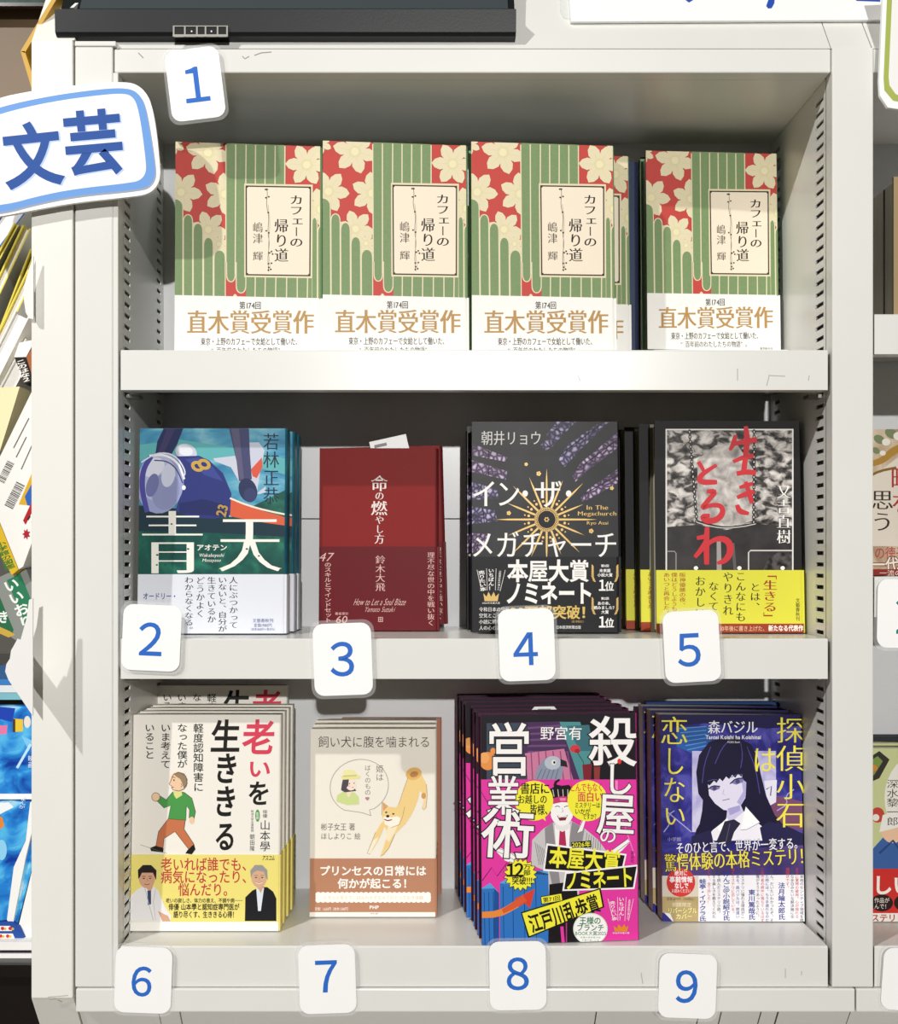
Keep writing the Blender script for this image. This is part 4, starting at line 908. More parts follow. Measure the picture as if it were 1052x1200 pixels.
def art_girl(a, n):
    IN = ramp_mat('indigo_painting', [(.3, '#1b1a55'), (.5, '#2f2d86'), (.68, '#5a57b4'), (.8, '#8f8cd0')], scale=32, dist=1.5)
    a.rect(85, 145, 790, 1140, IN); a.poly([(85, 145), (790, 145), (790, 200), (600, 215), (300, 190), (85, 215)], '#1c1948')
    a.poly([(170, 210), (330, 205), (330, 300), (240, 330), (170, 300)], '#2c5aa6')
    for i in range(6): a.line([(180+i*8, 215+i*20), (310, 205+i*18)], 4, '#5a9ad0')
    a.rect(243, 320, 636, 700, ramp_mat('lavender_wash', [(.3, '#8d88c4'), (.5, '#b9b4de'), (.7, '#dedaf0')], scale=30, dist=1.2))
    a.poly([(600, 540), (640, 530), (770, 560), (790, 700), (700, 680), (620, 640)], '#7a4a6a'); a.poly([(580, 460), (640, 455), (636, 560), (600, 580)], '#e6e3f2'); a.line([(590, 500), (615, 485), (610, 530)], 5, '#37346a')
    for p in ([(110, 700), (140, 660), (130, 620), (160, 600)], [(640, 600), (690, 570), (680, 530), (720, 500)], [(120, 600), (240, 700)]): a.line(p, 5, '#a9a6dc', smooth=1)
    a.part('girl_drawing')
    H = '#1a1634'
    a.poly([(262, 420), (275, 340), (320, 280), (390, 255), (460, 258), (520, 290), (550, 350), (565, 430), (590, 530), (630, 620), (690, 690), (740, 740), (250, 740), (262, 690), (290, 640), (300, 560), (272, 520)], H)
    a.poly([(310, 480), (330, 420), (400, 390), (470, 400), (498, 440), (492, 540), (468, 580), (430, 602), (390, 596), (350, 566), (322, 528)], '#e3def2'); a.poly([(470, 430), (498, 440), (494, 530), (470, 575), (452, 560), (482, 510)], '#b4aede')
    a.poly([(408, 592), (470, 572), (500, 640), (440, 690), (400, 660)], '#cfc9e8'); a.poly([(410, 590), (466, 574), (468, 600), (420, 622)], '#a9a2d4')
    a.poly([(300, 740), (340, 690), (404, 640), (430, 650), (490, 600), (530, 640), (590, 690), (600, 740)], '#f2eff8'); a.poly([(470, 690), (494, 580), (560, 655), (500, 690)], '#ffffff'); a.line([(470, 690), (500, 688), (560, 655)], 3, '#8d88b8'); a.poly([(360, 680), (408, 632), (418, 690), (390, 720)], '#ffffff')
    a.poly([(395, 650), (440, 640), (470, 660), (440, 700), (420, 760), (350, 760), (380, 690)], '#2b2740'); a.line([(420, 660), (400, 750)], 4, '#55506e')
    a.poly([(560, 680), (620, 640), (790, 720), (790, 780), (580, 780)], '#26224a'); a.poly([(240, 720), (330, 690), (350, 780), (240, 780)], '#26224a')
    # fringe, eyes, mouth
    for x0, x1, y1 in ((300, 345, 482), (338, 372, 470), (366, 402, 462), (396, 432, 452), (426, 460, 446), (454, 486, 440), (478, 520, 470)): a.poly([(x0-6, 340), (x1+8, 330), (x1, y1-22), ((x0+x1)/2+2, y1), (x0, y1-18)], H)
    a.poly([(298, 470), (316, 470), (326, 560), (312, 640), (270, 700), (290, 600)], H); a.poly([(494, 420), (560, 420), (590, 560), (640, 660), (560, 640), (516, 590), (500, 520)], H)
    for p in ([(330, 300), (300, 380), (290, 470)], [(420, 265), (380, 310), (350, 380)], [(500, 300), (540, 400), (560, 520)], [(470, 280), (480, 340), (470, 400)]): a.line(p, 4, '#4a4590', smooth=1)
    a.poly([(320, 496), (345, 480), (372, 486), (372, 496), (345, 508)], '#7d76a8'); a.line([(316, 500), (340, 482), (374, 486)], 5, H, smooth=1); a.ell(348, 494, 9, 10, '#4a4478')
    a.poly([(424, 470), (450, 448), (484, 450), (480, 466), (450, 478)], '#7d76a8'); a.line([(420, 474), (448, 448), (488, 448)], 5, H, smooth=1); a.ell(456, 462, 10, 11, '#4a4478')
    a.line([(316, 462), (345, 452), (366, 458)], 3, '#5a5488', smooth=1); a.line([(424, 444), (450, 430), (480, 430)], 3, '#5a5488', smooth=1)
    a.line([(385, 552), (402, 548), (418, 544)], 3.5, '#8a6a94'); a.line([(392, 500), (386, 522), (396, 526)], 2, '#a49cc8')
    a.part('title_lettering'); YL = '#f0e34c'; W = '#f7f5f8'
    a.V('探偵小石', 640, 156, 770, 684, YL, m=.006, b=-.004); a.T('は', 524, 298, 640, 422, YL, m=.006)
    for s_, x0, y0, x1, y1 in (('恋', 90, 160, 228, 290), ('し', 106, 298, 212, 434), ('な', 102, 440, 216, 564), ('い', 106, 572, 216, 674)): a.T(s_, x0, y0, x1, y1, YL, m=.006, b=-.004)
    a.part('author_lettering'); a.T('森バジル', 316, 178, 552, 238, W, m=.008, b=.006); a.T('Tantei Koishi ha Koishinai', 306, 246, 566, 264, W, b=.02); a.T('MORI Basil', 408, 274, 466, 283, W); a.T('小学館', 126, 724, 192, 742, '#a9a4d0')
    a.part('blurb_panel')
    a.rect(85, 880, 790, 1140, '#f1eff3'); a.poly([(85, 800), (790, 760), (790, 900), (85, 905)], ramp_mat('indigo_haze', [(.35, '#3a2f66'), (.65, '#5c4a86')], scale=25)); a.rect(85, 1000, 272, 1140, mat('gold_print', '#bfa873', .4, var=.2, vscale=40)); a.rect(85, 905, 272, 1002, '#d9cfc0')
    a.poly([(85, 1075), (112, 1078), (160, 1128), (160, 1140), (85, 1140)], '#33308c'); a.poly([(112, 1078), (140, 1080), (160, 1128)], '#f4f2ee')
    a.ell(190, 936, 67, 67, '#d23a36', n=36); a.T('絶対に', 160, 880, 222, 904, W, b=.01); a.T('事前情報', 136, 908, 246, 936, W, b=.03); a.T('なしで', 160, 938, 226, 964, W, b=.03); a.T('お読みください', 146, 966, 236, 984, W)
    a.T('定価1,870円（10%税込）', 124, 1006, 262, 1020, '#3a3028'); a.T('期間限定', 148, 1030, 240, 1050, '#efe6c8'); a.T('リバーシブル', 128, 1054, 266, 1082, '#f6f0a0', b=.03, out='#5a4a2a', ow=.03); a.T('カバー', 166, 1082, 244, 1108, '#f6f0a0', b=.03, out='#5a4a2a', ow=.03)
    BL = '#2c3c92'; R = '#c83a44'; K = '#4a4654'
    for s_, x, y0, y1 in (('法月綸太郎氏', 662, 935, 1112), ('東川篤哉氏', 522, 968, 1112), ('けんご＠小説紹介氏', 403, 884, 1115), ('蛙亭・イワクラ氏', 292, 918, 1118)): a.V(s_, x-15, y0, x+15, y1, BL, b=.02)
    for s_, x, c in (('令和本格のセンシティブ領域を換', 756, K), ('まさに驚愕の破局。心が揺れる', 734, R), ('不穏な余白みたいな解決編に全', 712, K), ('面降伏です。', 690, R), ('はぁん、だいたいわかったぞ、そう', 616, K), ('思った時には、もう手遅れなのだ', 594, BL), ('この作者の術中に落ちているはず', 572, R), ('この僕がそうであったように。', 550, K), ('本格ミステリに憧れる理由がこ', 480, K), ('こにある。森バジルは、間違い', 456, BL), ('なくミステリに恋している。', 434, R), ('初めて読んだミステリ小説。', 368, K), ('推理する楽しさを教えてくれた', 345, K), ('そして、全て外した！', 322, R)):
        a.V(s_, x-8, 866, x+8, 866+17*len(s_), c, b=.005)
    a.part('band_lettering'); a.T('そのひと言で、世界が一変する。', 166, 736, 760, 790, W, m=.008, b=.008, rot=-2.5, out='#2c2458', ow=.02); a.T('驚愕体験の本格ミステリ！', 112, 786, 800, 868, YL, m=.016, b=.006, rot=-3, out='#4a2f3c', ow=.02)
b9 = book('hardcover_book', 'indigo novel showing a long haired girl in a white collar', SH3, (776, 1081), (943.5, 1081), (773.7, 838.7), .021, '#2a2870', spine='#24225e', lean=.05, hard=False,
          crop=(750, 800, 4.0), art=art_girl, group='indigo girl novels', edge='#3a2f4c')
copy_book(b9, 'indigo girl novel right behind the front copy', 1, -.0035, .0005); copy_book(b9, 'indigo girl novel third in its stack', 2, -.006, .001)
bb = book('hardcover_book', 'large navy blue book behind the indigo girl novels', SH3, (758, 1063), (926, 1063), (756, 823), .011, '#1f3c6c', spine='#1b335c', lean=.02, d=.124)

# ------------------------------------------------------------------ number cards on the shelf lips
NB = '#2f6cc8'
def rounded(wd, ht, r, n=5):
    out = []
    for cx, cz, a0 in ((wd/2-r, ht/2-r, 0), (-wd/2+r, ht/2-r, 90), (-wd/2+r, -ht/2+r, 180), (wd/2-r, -ht/2+r, 270)):
        for i in range(n+1):
            a = math.radians(a0+90*i/n); out.append((cx+r*math.cos(a), cz+r*math.sin(a)))
    return out
def number_card(num, cx, cy, wp, hp, rot, label, nx=0, ny=0, nh=36, y=-.0042, col=NB, group='number cards on the shelf fronts', nrot=0):
    p = at(cx, cy, 0); p.y = y
    e = empty('number_card', Matrix.Translation(p) @ Matrix.Rotation(math.radians(rot), 4, 'Y'), label, 'card', group)
    k = 1/S; wd, ht = wp*k, hp*k
    fo = rounded(wd+.0052, ht+.0056, .0095); prism('laminate_film', [Vector((x, .0003, z)) for x, z in fo], (0, .0005, 0), FILM, e)
    ci = rounded(wd, ht, .0085); prism('card_face', [Vector((x, 0, z)) for x, z in ci], (0, .0003, 0), PAPER, e)
    A = Art(lambda x, y_: (x*k, -y_*k), e, base=.00005); A.part('numeral')
    full = chr(ord(num)-48+0xff10); hh = nh*1.245; ww = nh*1.3
    A.T(full, nx-ww/2, ny-nh/2-nh*.145, nx+ww/2, ny-nh/2-nh*.145+hh, col, b=.012, rot=nrot)
    A.done()
    return e
number_card('1', 230, 101, 63, 83, -7, 'white number card with blue numeral 1 on the header rail', 1, 1, 40)
number_card('2', 179, 747, 68, 77, 2.5, 'white number card with blue numeral 2 below the football novel', -1, 2, 37)
number_card('3', 402, 772, 68, 84, -2, 'white number card with blue numeral 3 below the red book', 0, 0, 38)
number_card('4', 616.5, 755, 65, 84, -2, 'white number card with blue numeral 4 below the sunburst novel', -2, 5, 37)
number_card('5', 809, 757, 65, 83, -3, 'white number card with blue numeral 5 below the swing novel', -3, 4, 37)
number_card('6', 169.5, 1146, 66, 77, 2, 'white number card with blue numeral 6 below the walking man', -2, 2, 33)
number_card('7', 384, 1145, 66, 80, -2, 'white number card with blue numeral 7 below the leaping dog', -1, -3, 36)
number_card('8', 606, 1141, 66, 80, -1, 'white number card with blue numeral 8 below the magenta novel', 0, -2, 36)
number_card('9', 804, 1153, 67, 75, 2, 'white number card with blue numeral 9 below the indigo novel', -1, 1, 36)
number_card('2', 1059, 719, 66, 80, 1, 'white number card with a teal numeral in the neighbouring bay', 4, 2, 42, col='#1f7d76', y=-.003)
number_card('8', 1064, 1146, 66, 72, 4, 'white number card low in the neighbouring bay', 2, 8, 30, col='#1f7d76')

# ------------------------------------------------------------------ category signs
def sign_art(parent, y, name): 
    A = Art(lambda px, py: (X(px, y)-parent.location.x, Z(py, y)-parent.location.z), parent, base=.00005); A.part(name); return A
def sub(pts, y, o): return [Vector((X(p, y)-o.x, 0, Z(q, y)-o.z)) for p, q in pts]
sy = -.014; so_ = Vector((X(90, sy), sy, Z(175, sy)))
sg = empty('category_sign', so_, 'white category sign with a blue border and two dark blue characters', 'sign')
def soft(p, k=2):
    for _ in range(k): p = [q for a_, b_ in zip(p, p[1:]+p[:1]) for q in ((a_[0]*.75+b_[0]*.25, a_[1]*.75+b_[1]*.25), (a_[0]*.25+b_[0]*.75, a_[1]*.25+b_[1]*.75))]
    return p
OUT = [(-40, 131), (0, 114), (30, 108), (60, 103), (120, 97), (148, 96), (160, 99), (170, 107), (177, 120), (183, 150), (187, 190), (188, 207), (183, 220), (172, 228), (150, 231), (90, 237), (40, 246), (0, 254), (-40, 258)]
prism('sign_board', sub(soft(OUT), sy, so_), (0, .003, 0), PAPER, sg)
box('sign_clip', (X(70, sy)-so_.x, .003, -.02), (X(84, sy)-so_.x, .0102, .02), mat('clip_plastic', '#e8e8e6', .2), sg)
A = sign_art(sg, sy, 'sign_border')
ro = [(-40, 140), (0, 125), (60, 112), (120, 104), (148, 103), (161, 108), (169, 120), (175, 150), (181, 190), (182, 206), (176, 217), (165, 222), (90, 229), (40, 239), (5, 249), (-40, 252)]
ri = [(-40, 149), (0, 133), (60, 119), (120, 111), (147, 109.5), (156, 114), (161, 124), (166, 150), (171, 190), (171, 202), (166, 210), (156, 214), (90, 221), (48, 229), (8, 240), (-40, 243)]
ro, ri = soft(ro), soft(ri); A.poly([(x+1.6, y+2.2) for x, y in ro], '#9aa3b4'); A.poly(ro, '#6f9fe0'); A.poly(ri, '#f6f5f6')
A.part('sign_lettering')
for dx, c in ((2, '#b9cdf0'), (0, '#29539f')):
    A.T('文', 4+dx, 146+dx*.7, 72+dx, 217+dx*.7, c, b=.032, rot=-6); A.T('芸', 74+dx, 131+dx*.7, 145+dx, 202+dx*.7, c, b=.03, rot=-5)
A.done()
sy2 = -.01; so2 = Vector((X(1080, sy2), sy2, Z(50, sy2)))
sg2 = empty('category_sign', so2, 'white category sign with an olive green border in the neighbouring bay', 'sign')
o2 = [(1160, 148), (1060, 129), (1040, 126), (1031, 112), (1030, 95), (1034, 0), (1036, -30), (1160, -40)]
prism('sign_board', sub(o2, sy2, so2), (0, .003, 0), PAPER, sg2)
box('sign_clip', (X(1060, sy2)-so2.x, .003, .0), (X(1075, sy2)-so2.x, .0105, .02), mat('clip_plastic', '#e8e8e6', .2), sg2)
A = sign_art(sg2, sy2, 'sign_border')
A.poly([(1160, 140), (1060, 121), (1046, 118), (1036, 106), (1035, 92), (1039, 0), (1041, -30), (1160, -30)], '#a9b65a'); A.poly([(1160, 134), (1060, 115), (1049, 110), (1042, 100), (1041, 90), (1045, 0), (1047, -24), (1160, -24)], '#f2f1ee'); A.done()

# ------------------------------------------------------------------ on top: black tray, white sign, yellow card
def on_slope(px, py, off=0.0):
    k = (CY-py)/S            # z-EYE = k*(1+d/D);  d = .001-off+SL*(z-HEAD1)
    d = (.001-off+SL*(EYE+k-HEAD1))/(1-SL*k/D); return at(px, py, d)
tr = empty('display_tray', Vector((X(335), .0, Z(45))), 'black display tray resting on the sloping top of the bookcase', 'tray')
TB = mat('black_tray', '#14181a', .4, bump=.05, bscale=600, spec=.3)
o_ = tr.location
prof = [(.0085, Z(46)), (-.002, Z(44)), (-.005, Z(41)), (-.006, Z(15)), (-.004, Z(14)), (.008, Z(7)), (.050, Z(7)+.085), (.073, Z(7)+.085)]
prism('tray_body', [Vector((X(67)-o_.x, y, z-o_.z)) for y, z in prof], (X(604)-X(67), 0, 0), TB, tr)
dirv = Vector((0, .042, .085)).normalized(); nn = Vector((0, -.085, .042)).normalized()
p0 = Vector((X(90)-o_.x, .008, Z(7)-o_.z))+dirv*.001+nn*.0002; wv = Vector((X(596)-X(90), 0, 0))
prism('inner_panel', [p0, p0+wv, p0+wv+dirv*.08, p0+dirv*.08], nn*.0015, mat('tray_panel', '#3c4447', .35), tr)
prism('end_stop', [Vector((X(82)-o_.x, .004, Z(9)-o_.z)), Vector((X(86)-o_.x, .004, Z(9)-o_.z)), Vector((X(86)-o_.x, .02, Z(-10)-o_.z)), Vector((X(82)-o_.x, .02, Z(-10)-o_.z))], (0, -.004, 0), PAPER, tr)
hx0, hx1 = X(205)-o_.x, X(269)-o_.x; hz0, hz1 = Z(44, -.006)-o_.z, Z(31, -.006)-o_.z; ST = mat('bright_steel', '#b9b7b0', .3, metal=.8); DK = mat('socket_black', '#0d0d0e', .3)
hold = box('port_plate', (hx0, -.0066, hz0), (hx1, -.0058, hz1), DK, tr)
box('plate_edge', (hx0, -.0078, hz0), (hx1, -.0058, hz0+.0018), ST, hold); box('plate_edge', (hx0, -.0074, hz1-.0008), (hx1, -.0058, hz1), ST, hold)
for x in (205, 218, 232, 242, 256, 267): box('plate_divider', (X(x)-o_.x, -.0073, hz0), (X(x+1.8)-o_.x, -.0058, hz1), ST, hold)
for x in (226, 249): box('socket_pin', (X(x)-o_.x, -.0072, (hz0+hz1)/2-.0006), (X(x+1.5)-o_.x, -.0058, (hz0+hz1)/2+.0006), PAPER, hold)

p0 = on_slope(668, 28, .0005); ts = empty('top_sign', p0, 'white sign board with blue lettering standing on the sloping top', 'sign')
pl = [on_slope(x, y, .0005)-p0 for x, y in ((668, 28), (1031, 26), (1036, -40), (664, -40))]
prism('sign_board', pl, (0, -.004, 0), PAPER, ts)
pb = [on_slope(x, y, .0002)-p0 for x, y in ((656, 14), (660, 22), (672, 24), (672, -40), (655, -40))]; prism('clear_holder', pb, (0, -.0025, 0), ACRYL, ts)
def ink_piece(pts, c): return prism('sign_lettering', [on_slope(x, y, .0046)-p0 for x, y in pts], (0, -.0002, 0), ink(c), ts)
ink_piece([(900, 10), (904, 9.5), (907, 4), (909, -20), (902, -20), (900, 0), (897.5, 7)], '#2b50b0'); ink_piece([(803, -20), (803, 0), (807, 3), (812, 0), (814, -20)], '#2b50b0'); ink_piece([(1003, -20), (1003, 1), (1031, 2), (1031, -20)], '#2b50b0')

yc = Vector((X(30, .01), .01, Z(60, .01)))
ye = empty('folded_card', yc, 'yellow folded card edge beside the end panel top', 'card'); YM = mat('yellow_card', '#c79a22', .5)
prism('card_leaf', sub([(60, -30), (60, 0), (24, 60), (29, 62), (68, -4), (70, -30)], .01, yc), (0, .03, 0), YM, ye)
prism('card_leaf', sub([(24, 60), (39.5, 112), (39.5, 92), (29, 60)], .01, yc), (0, .03, 0), YM, ye)

# ------------------------------------------------------------------ neighbouring bay on the right
bay = empty('bookcase', Vector((0, 0, 0)), 'neighbouring ivory steel bookcase bay beyond the right upright', 'bookcase')
x0, x1 = X(1022)+.0005, X(1022)+.62
slotted_panel('side_panel', x0, 1, BASE1, HEAD0, bay, .012); 
box('back_panel', (x0, DEPTH, BASE1), (x1, DEPTH+.003, HEAD0+.02), BACK, bay)
rail('header_rail', HEAD0, HEAD1, x0, x1, bay); box('ceiling_sheet', (x0, .014, HEAD0+.0004), (x1, DEPTH, HEAD0+.004), PAINT, bay)
for z in (Z(368), Z(676), SH3): shelf('shelf', z, x0+.0012, x1, bay)
slope_panel('top_panel', 1022.6, 1800, .13, bay); box('base_rail', (X(1001)+.0006, -.003, BASE0), (x1, .012, BASE1-.0004), PAINT, bay, .0012); undercut('plinth_panel', 1002, 1800, bay, PAINT)
box('upright', (x1, -.002, 0), (x1+.035, DEPTH+.02, HEAD1), PAINT, bay, .001); box('plinth', (X(1022), .10, 0), (x1, DEPTH+.03, zf-.155), PAINT, bay)
R1 = Z(368)
be = empty('bookend', Vector((X(1030, .10), .10, R1)), 'grey metal bookend on the neighbouring top shelf', 'bookend'); GM = mat('grey_metal', '#a8a7a4', .4, metal=.3)
mesh('upright_plate', *box_vf((-.012, 0, 0), (.0, .0012, .113)), GM, be); mesh('foot_plate', *box_vf((-.012, 0, 0), (.004, .04, .0012)), GM, be)
def edge_book(label, px0, px1, pytop, d, zsh, cover, wd=.1):
    return book('hardcover_book', label, zsh, (px0, 0), (px1, 0), (px0, pytop), wd, cover, d=d, lean=.0)
edge_book('black hardcover book beside the grey bookend', 1036, 1053, 222, .045, R1, '#17161a', .08)
edge_book('tan hardcover book next to the black one by the bookend', 1047, 1075, 207, .022, R1, '#a08c68', .1)
def art_marble(a, n):
    a.rect(1000, 480, 1250, 700, ramp_mat('marble_print', [(.3, '#8d6f55'), (.5, '#c9b193'), (.7, '#ece0cc')], scale=30, dist=1))
    a.poly([(1020, 560), (1060, 530), (1200, 540), (1200, 640), (1020, 640)], '#e9dfd0')
    a.line([(1015, 545), (1034, 540), (1046, 528), (1062, 522), (1090, 530)], [6, 9, 6], '#b48a3a', smooth=2); a.line([(1015, 560), (1030, 552), (1050, 548)], 3, '#8a6a2c', smooth=1)
    for x, y, r in ((1030, 515, 7), (1044, 508, 8), (1026, 528, 5)): a.ell(x, y, r, r*.7, '#7d8a62', 30); a.ell(x+8, y+3, r*.7, r*.6, '#f2ece0')
    a.part('title_lettering'); a.V('思う', 1021, 573, 1046, 624, '#3b2c24', m=.01); a.V('町を', 1044, 545, 1072, 605, '#b23a32', m=.01); a.T('の徳子が見た', 1024, 641, 1100, 655, '#b8484c', b=.01); a.T('一代の物語', 1021, 653, 1100, 670, '#f6eee2', b=.02, out='#7a4438')
    a.rect(1000, 667, 1250, 690, '#8f2c2a'); a.T('一流の賞賛が集まる', 1030, 668, 1110, 675, '#f3e6d6')
book('hardcover_book', 'cream marbled novel with gold ornament in the neighbouring bay', Z(676), (1008, 675), (1180, 675), (1008, 512-8), .02, '#d9c7aa', d=.03, lean=.04, crop=(0, 0, 1), art=art_marble)
def art_cook(a, n):
    a.rect(1000, 870, 1260, 1090, '#cdd39a')
    a.poly([(1000, 900), (1030, 880), (1042, 890), (1030, 912), (1000, 925)], '#3a3430'); a.poly([(1004, 902), (1028, 886), (1034, 892), (1024, 908), (1004, 918)], '#7d9a4a'); a.ell(1022, 900, 6, 4, '#d88a3a')
    a.ell(1078, 935, 42, 52, '#f2eee4', n=30); a.ell(1028, 955, 8, 9, '#c84a3c'); a.ell(1026, 958, 4, 4, '#f2eee4')
    a.poly([(1018, 1030), (1022, 995), (1040, 975), (1066, 985), (1080, 1030)], '#3f64a4'); a.ell(1046, 972, 14, 16, '#f0c9a6'); a.poly([(1030, 975), (1034, 955), (1056, 950), (1066, 965), (1050, 970)], '#f4f1ea'); a.line([(1030, 1000), (1046, 985), (1060, 1004)], 3, '#2c4a80')
    a.part('author_lettering'); a.V('深水黎一郎', 1039, 913, 1052, 968, '#38342e')
    a.part('band_print'); a.rect(1000, 1018, 1260, 1078, '#d0332e'); a.T('しい大発見', 1022, 1026, 1140, 1048, '#fbf4ec', b=.03)
    a.ell(1033, 1058, 13, 10, '#2a1c1a'); a.ell(1060, 1058, 13, 10, '#2a1c1a'); a.T('作品が', 1024, 1052, 1042, 1058, '#f6efe6'); a.T('んで！', 1024, 1059, 1042, 1065, '#f6efe6')
    a.rect(1000, 1070, 1260, 1090, '#f3efe8'); a.T('ミステリ・極上の謎', 1010, 1071, 1100, 1080, '#b0302c', b=.02)
ck = book('paperback_book', 'olive green novel with a cook drawing and red band in neighbouring bay', SH3, (1004, 1081), (1172, 1081), (1004, 878), .018, '#cdd39a', lean=.05, hard=False, crop=(0, 0, 1), art=art_cook)
copy_book(ck, 'olive green cook novel behind its front copy in neighbouring bay', 1, 0, .0008)
book('hardcover_book', 'dark grey book at the back of the neighbouring bottom shelf', SH3, (1000, 1060), (1170, 1060), (1000, 863), .012, '#33373c', d=.105, lean=.02)

# ------------------------------------------------------------------ rack of children's books on the left
rk = empty('display_rack', Vector((0, 0, 0)), 'dark brown display rack left of the bookcase end panel', 'rack')
RB = mat('rack_brown', '#7d6548', .5, var=.05); RK = mat('rack_black', '#1a1614', .25)
rx0, rx1 = XE-.5, XE-.003
box('rack_back', (rx0, .30, Z(220)), (rx1, .31, 2.15), RB, rk); box('rack_back', (rx0, .30, 0), (rx1, .31, Z(220)-.001), mat('rack_dark', '#55534e', .4), rk)
box('rack_shelf', (rx0, .02, Z(1145, .02)), (rx1, .30, Z(1131, .02)), RK, rk); box('rack_shelf', (rx0, .10, Z(800, .1)), (rx1, .30, Z(790, .1)), mat('rack_grey', '#4c4c48', .3), rk)
box('rack_shelf', (rx0, .14, Z(470, .14)), (rx1, .30, Z(462, .14)), mat('rack_grey', '#4c4c48', .3), rk)
box('rack_front', (rx0, .03, .0), (rx1, .045, Z(1146, .02)), RK, rk)
tp = empty('poster', Vector((X(20, .28), .28, Z(-20, .28))), 'dark teal picture panel on the rack back', 'poster'); mesh('poster_sheet', *box_vf((-.2, 0, -.024), (.035, .002, .08)), ramp_mat('teal_picture', [(.35, '#0d1f1e'), (.55, '#1d4a42'), (.75, '#2c5a50')], scale=30, dist=1), tp); mesh('poster_frame', *box_vf((-.2, -.003, -.028), (.035, .003, -.024)), RK, tp)
def leaning(label, bot, top, thick, d, cover, pages, depth=.13, name='picture_book', group=None, face=None):
    b = at(bot[0], bot[1], d); t = at(top[0], top[1], d); uz = (t-b); L = uz.length; uz.normalize(); ux = Vector((0, 1, 0)); uy = uz.cross(ux)
    M = Matrix(((ux.x, uy.x, uz.x, b.x), (ux.y, uy.y, uz.y, b.y), (ux.z, uy.z, uz.z, b.z), (0, 0, 0, 1)))
    e = empty(name, M, label, 'book', group); th = thick/S
    u_shell('cover', depth, th, .0014, .003, 0, L, [ink(face or cover), ink(cover), ink(face or cover), ink(cover)], e)
    box('pages', (.003, .0018, .002), (depth-.004, th-.0018, L-.002), pages, e)
    return e
WP = mat('white_pages', '#f3f2ee', .7); OP = mat('olive_pages', '#6d6b50', .5)
leaning('yellow edged olive board book, upper left in the rack', (-26, 352), (22, 264), 7, .10, '#e4d257', OP, face='#7d7958')
leaning('yellow edged picture book with white pages leaning in the rack', (-22, 392), (36, 268), 12, .10, '#ead95c', WP, face='#f2f2ee')
leaning('yellow edged olive board book, lower of the two in the rack', (-4, 412), (42, 294), 8, .09, '#e4d257', OP, face='#6f6c50')
leaning('lower yellow edged picture book with white pages by end panel', (2, 405), (46, 312), 12, .08, '#ead95c', WP, face='#f0f0ec')
leaning('tall white picture book leaning below the yellow edged books', (-20, 480), (34, 372), 20, .075, '#f1eee6', WP)
leaning('second white picture book leaning beside the tall white one', (-2, 492), (44, 404), 18, .085, '#f4f2ec', WP)
def plate(name, label, cat, pts, d, th, m, extra=()):
    o = Vector((X(pts[0][0], d), d, Z(pts[0][1], d))); e = empty(name, o, label, cat)
    prism(extra[0] if extra else 'body', sub(pts, d, o), (0, th, 0), m, e); return e, o
e, o = plate('picture_book', 'book with a black spine label and white lettering in the rack', 'book', [(17, 419), (31, 419), (39.5, 447), (29, 450)], .05, .10, ink('#26201e'), ('spine',))
prism('cover', sub([(31, 419), (44, 400), (54, 436), (39.5, 447)], .051, o), (0, .1, 0), ink('#a8623c'), e); prism('pages', sub([(17, 419), (23, 402), (42, 398), (31, 418.5)], .051, o), (0, .1, 0), WP, e)
A = sign_art(e, .05, 'spine_lettering'); A.V('このはな２', 22, 421, 33, 448, '#f3efe8', b=.03, rot=-17); A.done()
plate('picture_book', 'cream covered book lying tilted above the barcoded book', 'book', [(-30, 456), (23, 453), (18, 470), (0, 528), (-30, 580)], .045, .03, mat('cream_cover', '#efe3b4', .45), ('cover',))
e, o = plate('picture_book', 'white backed book with two barcodes tilted in the rack', 'book', [(46, 441), (0, 535), (-16, 572), (22, 667), (27, 664), (46, 612)], .02, .018, mat('white_back_cover', '#efede8', .4), ('cover',))
prism('spine', sub([(-16, 574), (21.5, 667.5), (14, 674), (-30, 600)], .02, o), (0, .018, 0), ink('#d9b52e'), e)
A = sign_art(e, .02, 'back_cover_print')
def bars(cx, cy, ln, wd, ang):
    c, s_ = math.cos(ang), math.sin(ang); rr = random.Random(int(cx)); t = -ln/2
    while t < ln/2:
        w_ = rr.choice((.5, .8, 1.2)); q = [(t, -wd/2), (t+w_, -wd/2), (t+w_, wd/2), (t, wd/2)]; A.poly([(cx+c*x-s_*y, cy+s_*x+c*y) for x, y in q], '#3a3836'); t += w_+rr.choice((.5, .7, 1.0))
bars(7, 553, 26, 9, -1.1); bars(17, 581, 30, 11, -1.1)
for p in ([(16, 525), (34, 490)], [(19, 536), (31, 512)], [(25, 550), (38, 521)]): A.line(p, 1.3, '#6a6864')
A.poly([(22, 591), (40, 548), (46, 560), (46, 590), (32, 592)], '#d8a82a'); A.poly([(29, 582), (40, 562), (46, 580), (40, 594), (32, 592)], '#2f62b4'); A.poly([(27, 610), (42, 578), (46, 584), (30, 615)], '#b0222c')
A.T('こ', 33, 602, 42, 616, '#2a2a28', b=.03, rot=-60); A.poly([(31+5*(1 if i % 2 else .55)*math.cos(i*.45), 626+7*(1 if i % 2 else .55)*math.sin(i*.45)) for i in range(14)], '#a82430')
A.V('小学館の図鑑', 0, 634, 12, 668, '#3a7a34', b=.02, rot=-22); A.done()
e, o = plate('picture_book', 'green and grey wrapped book in clear film below the barcoded book', 'book', [(-25, 688), (25, 664), (31, 668), (46, 706), (46, 752), (18, 750), (-25, 720)], .03, .02, mat('film_grey', '#8d918c', .15), ('cover',))
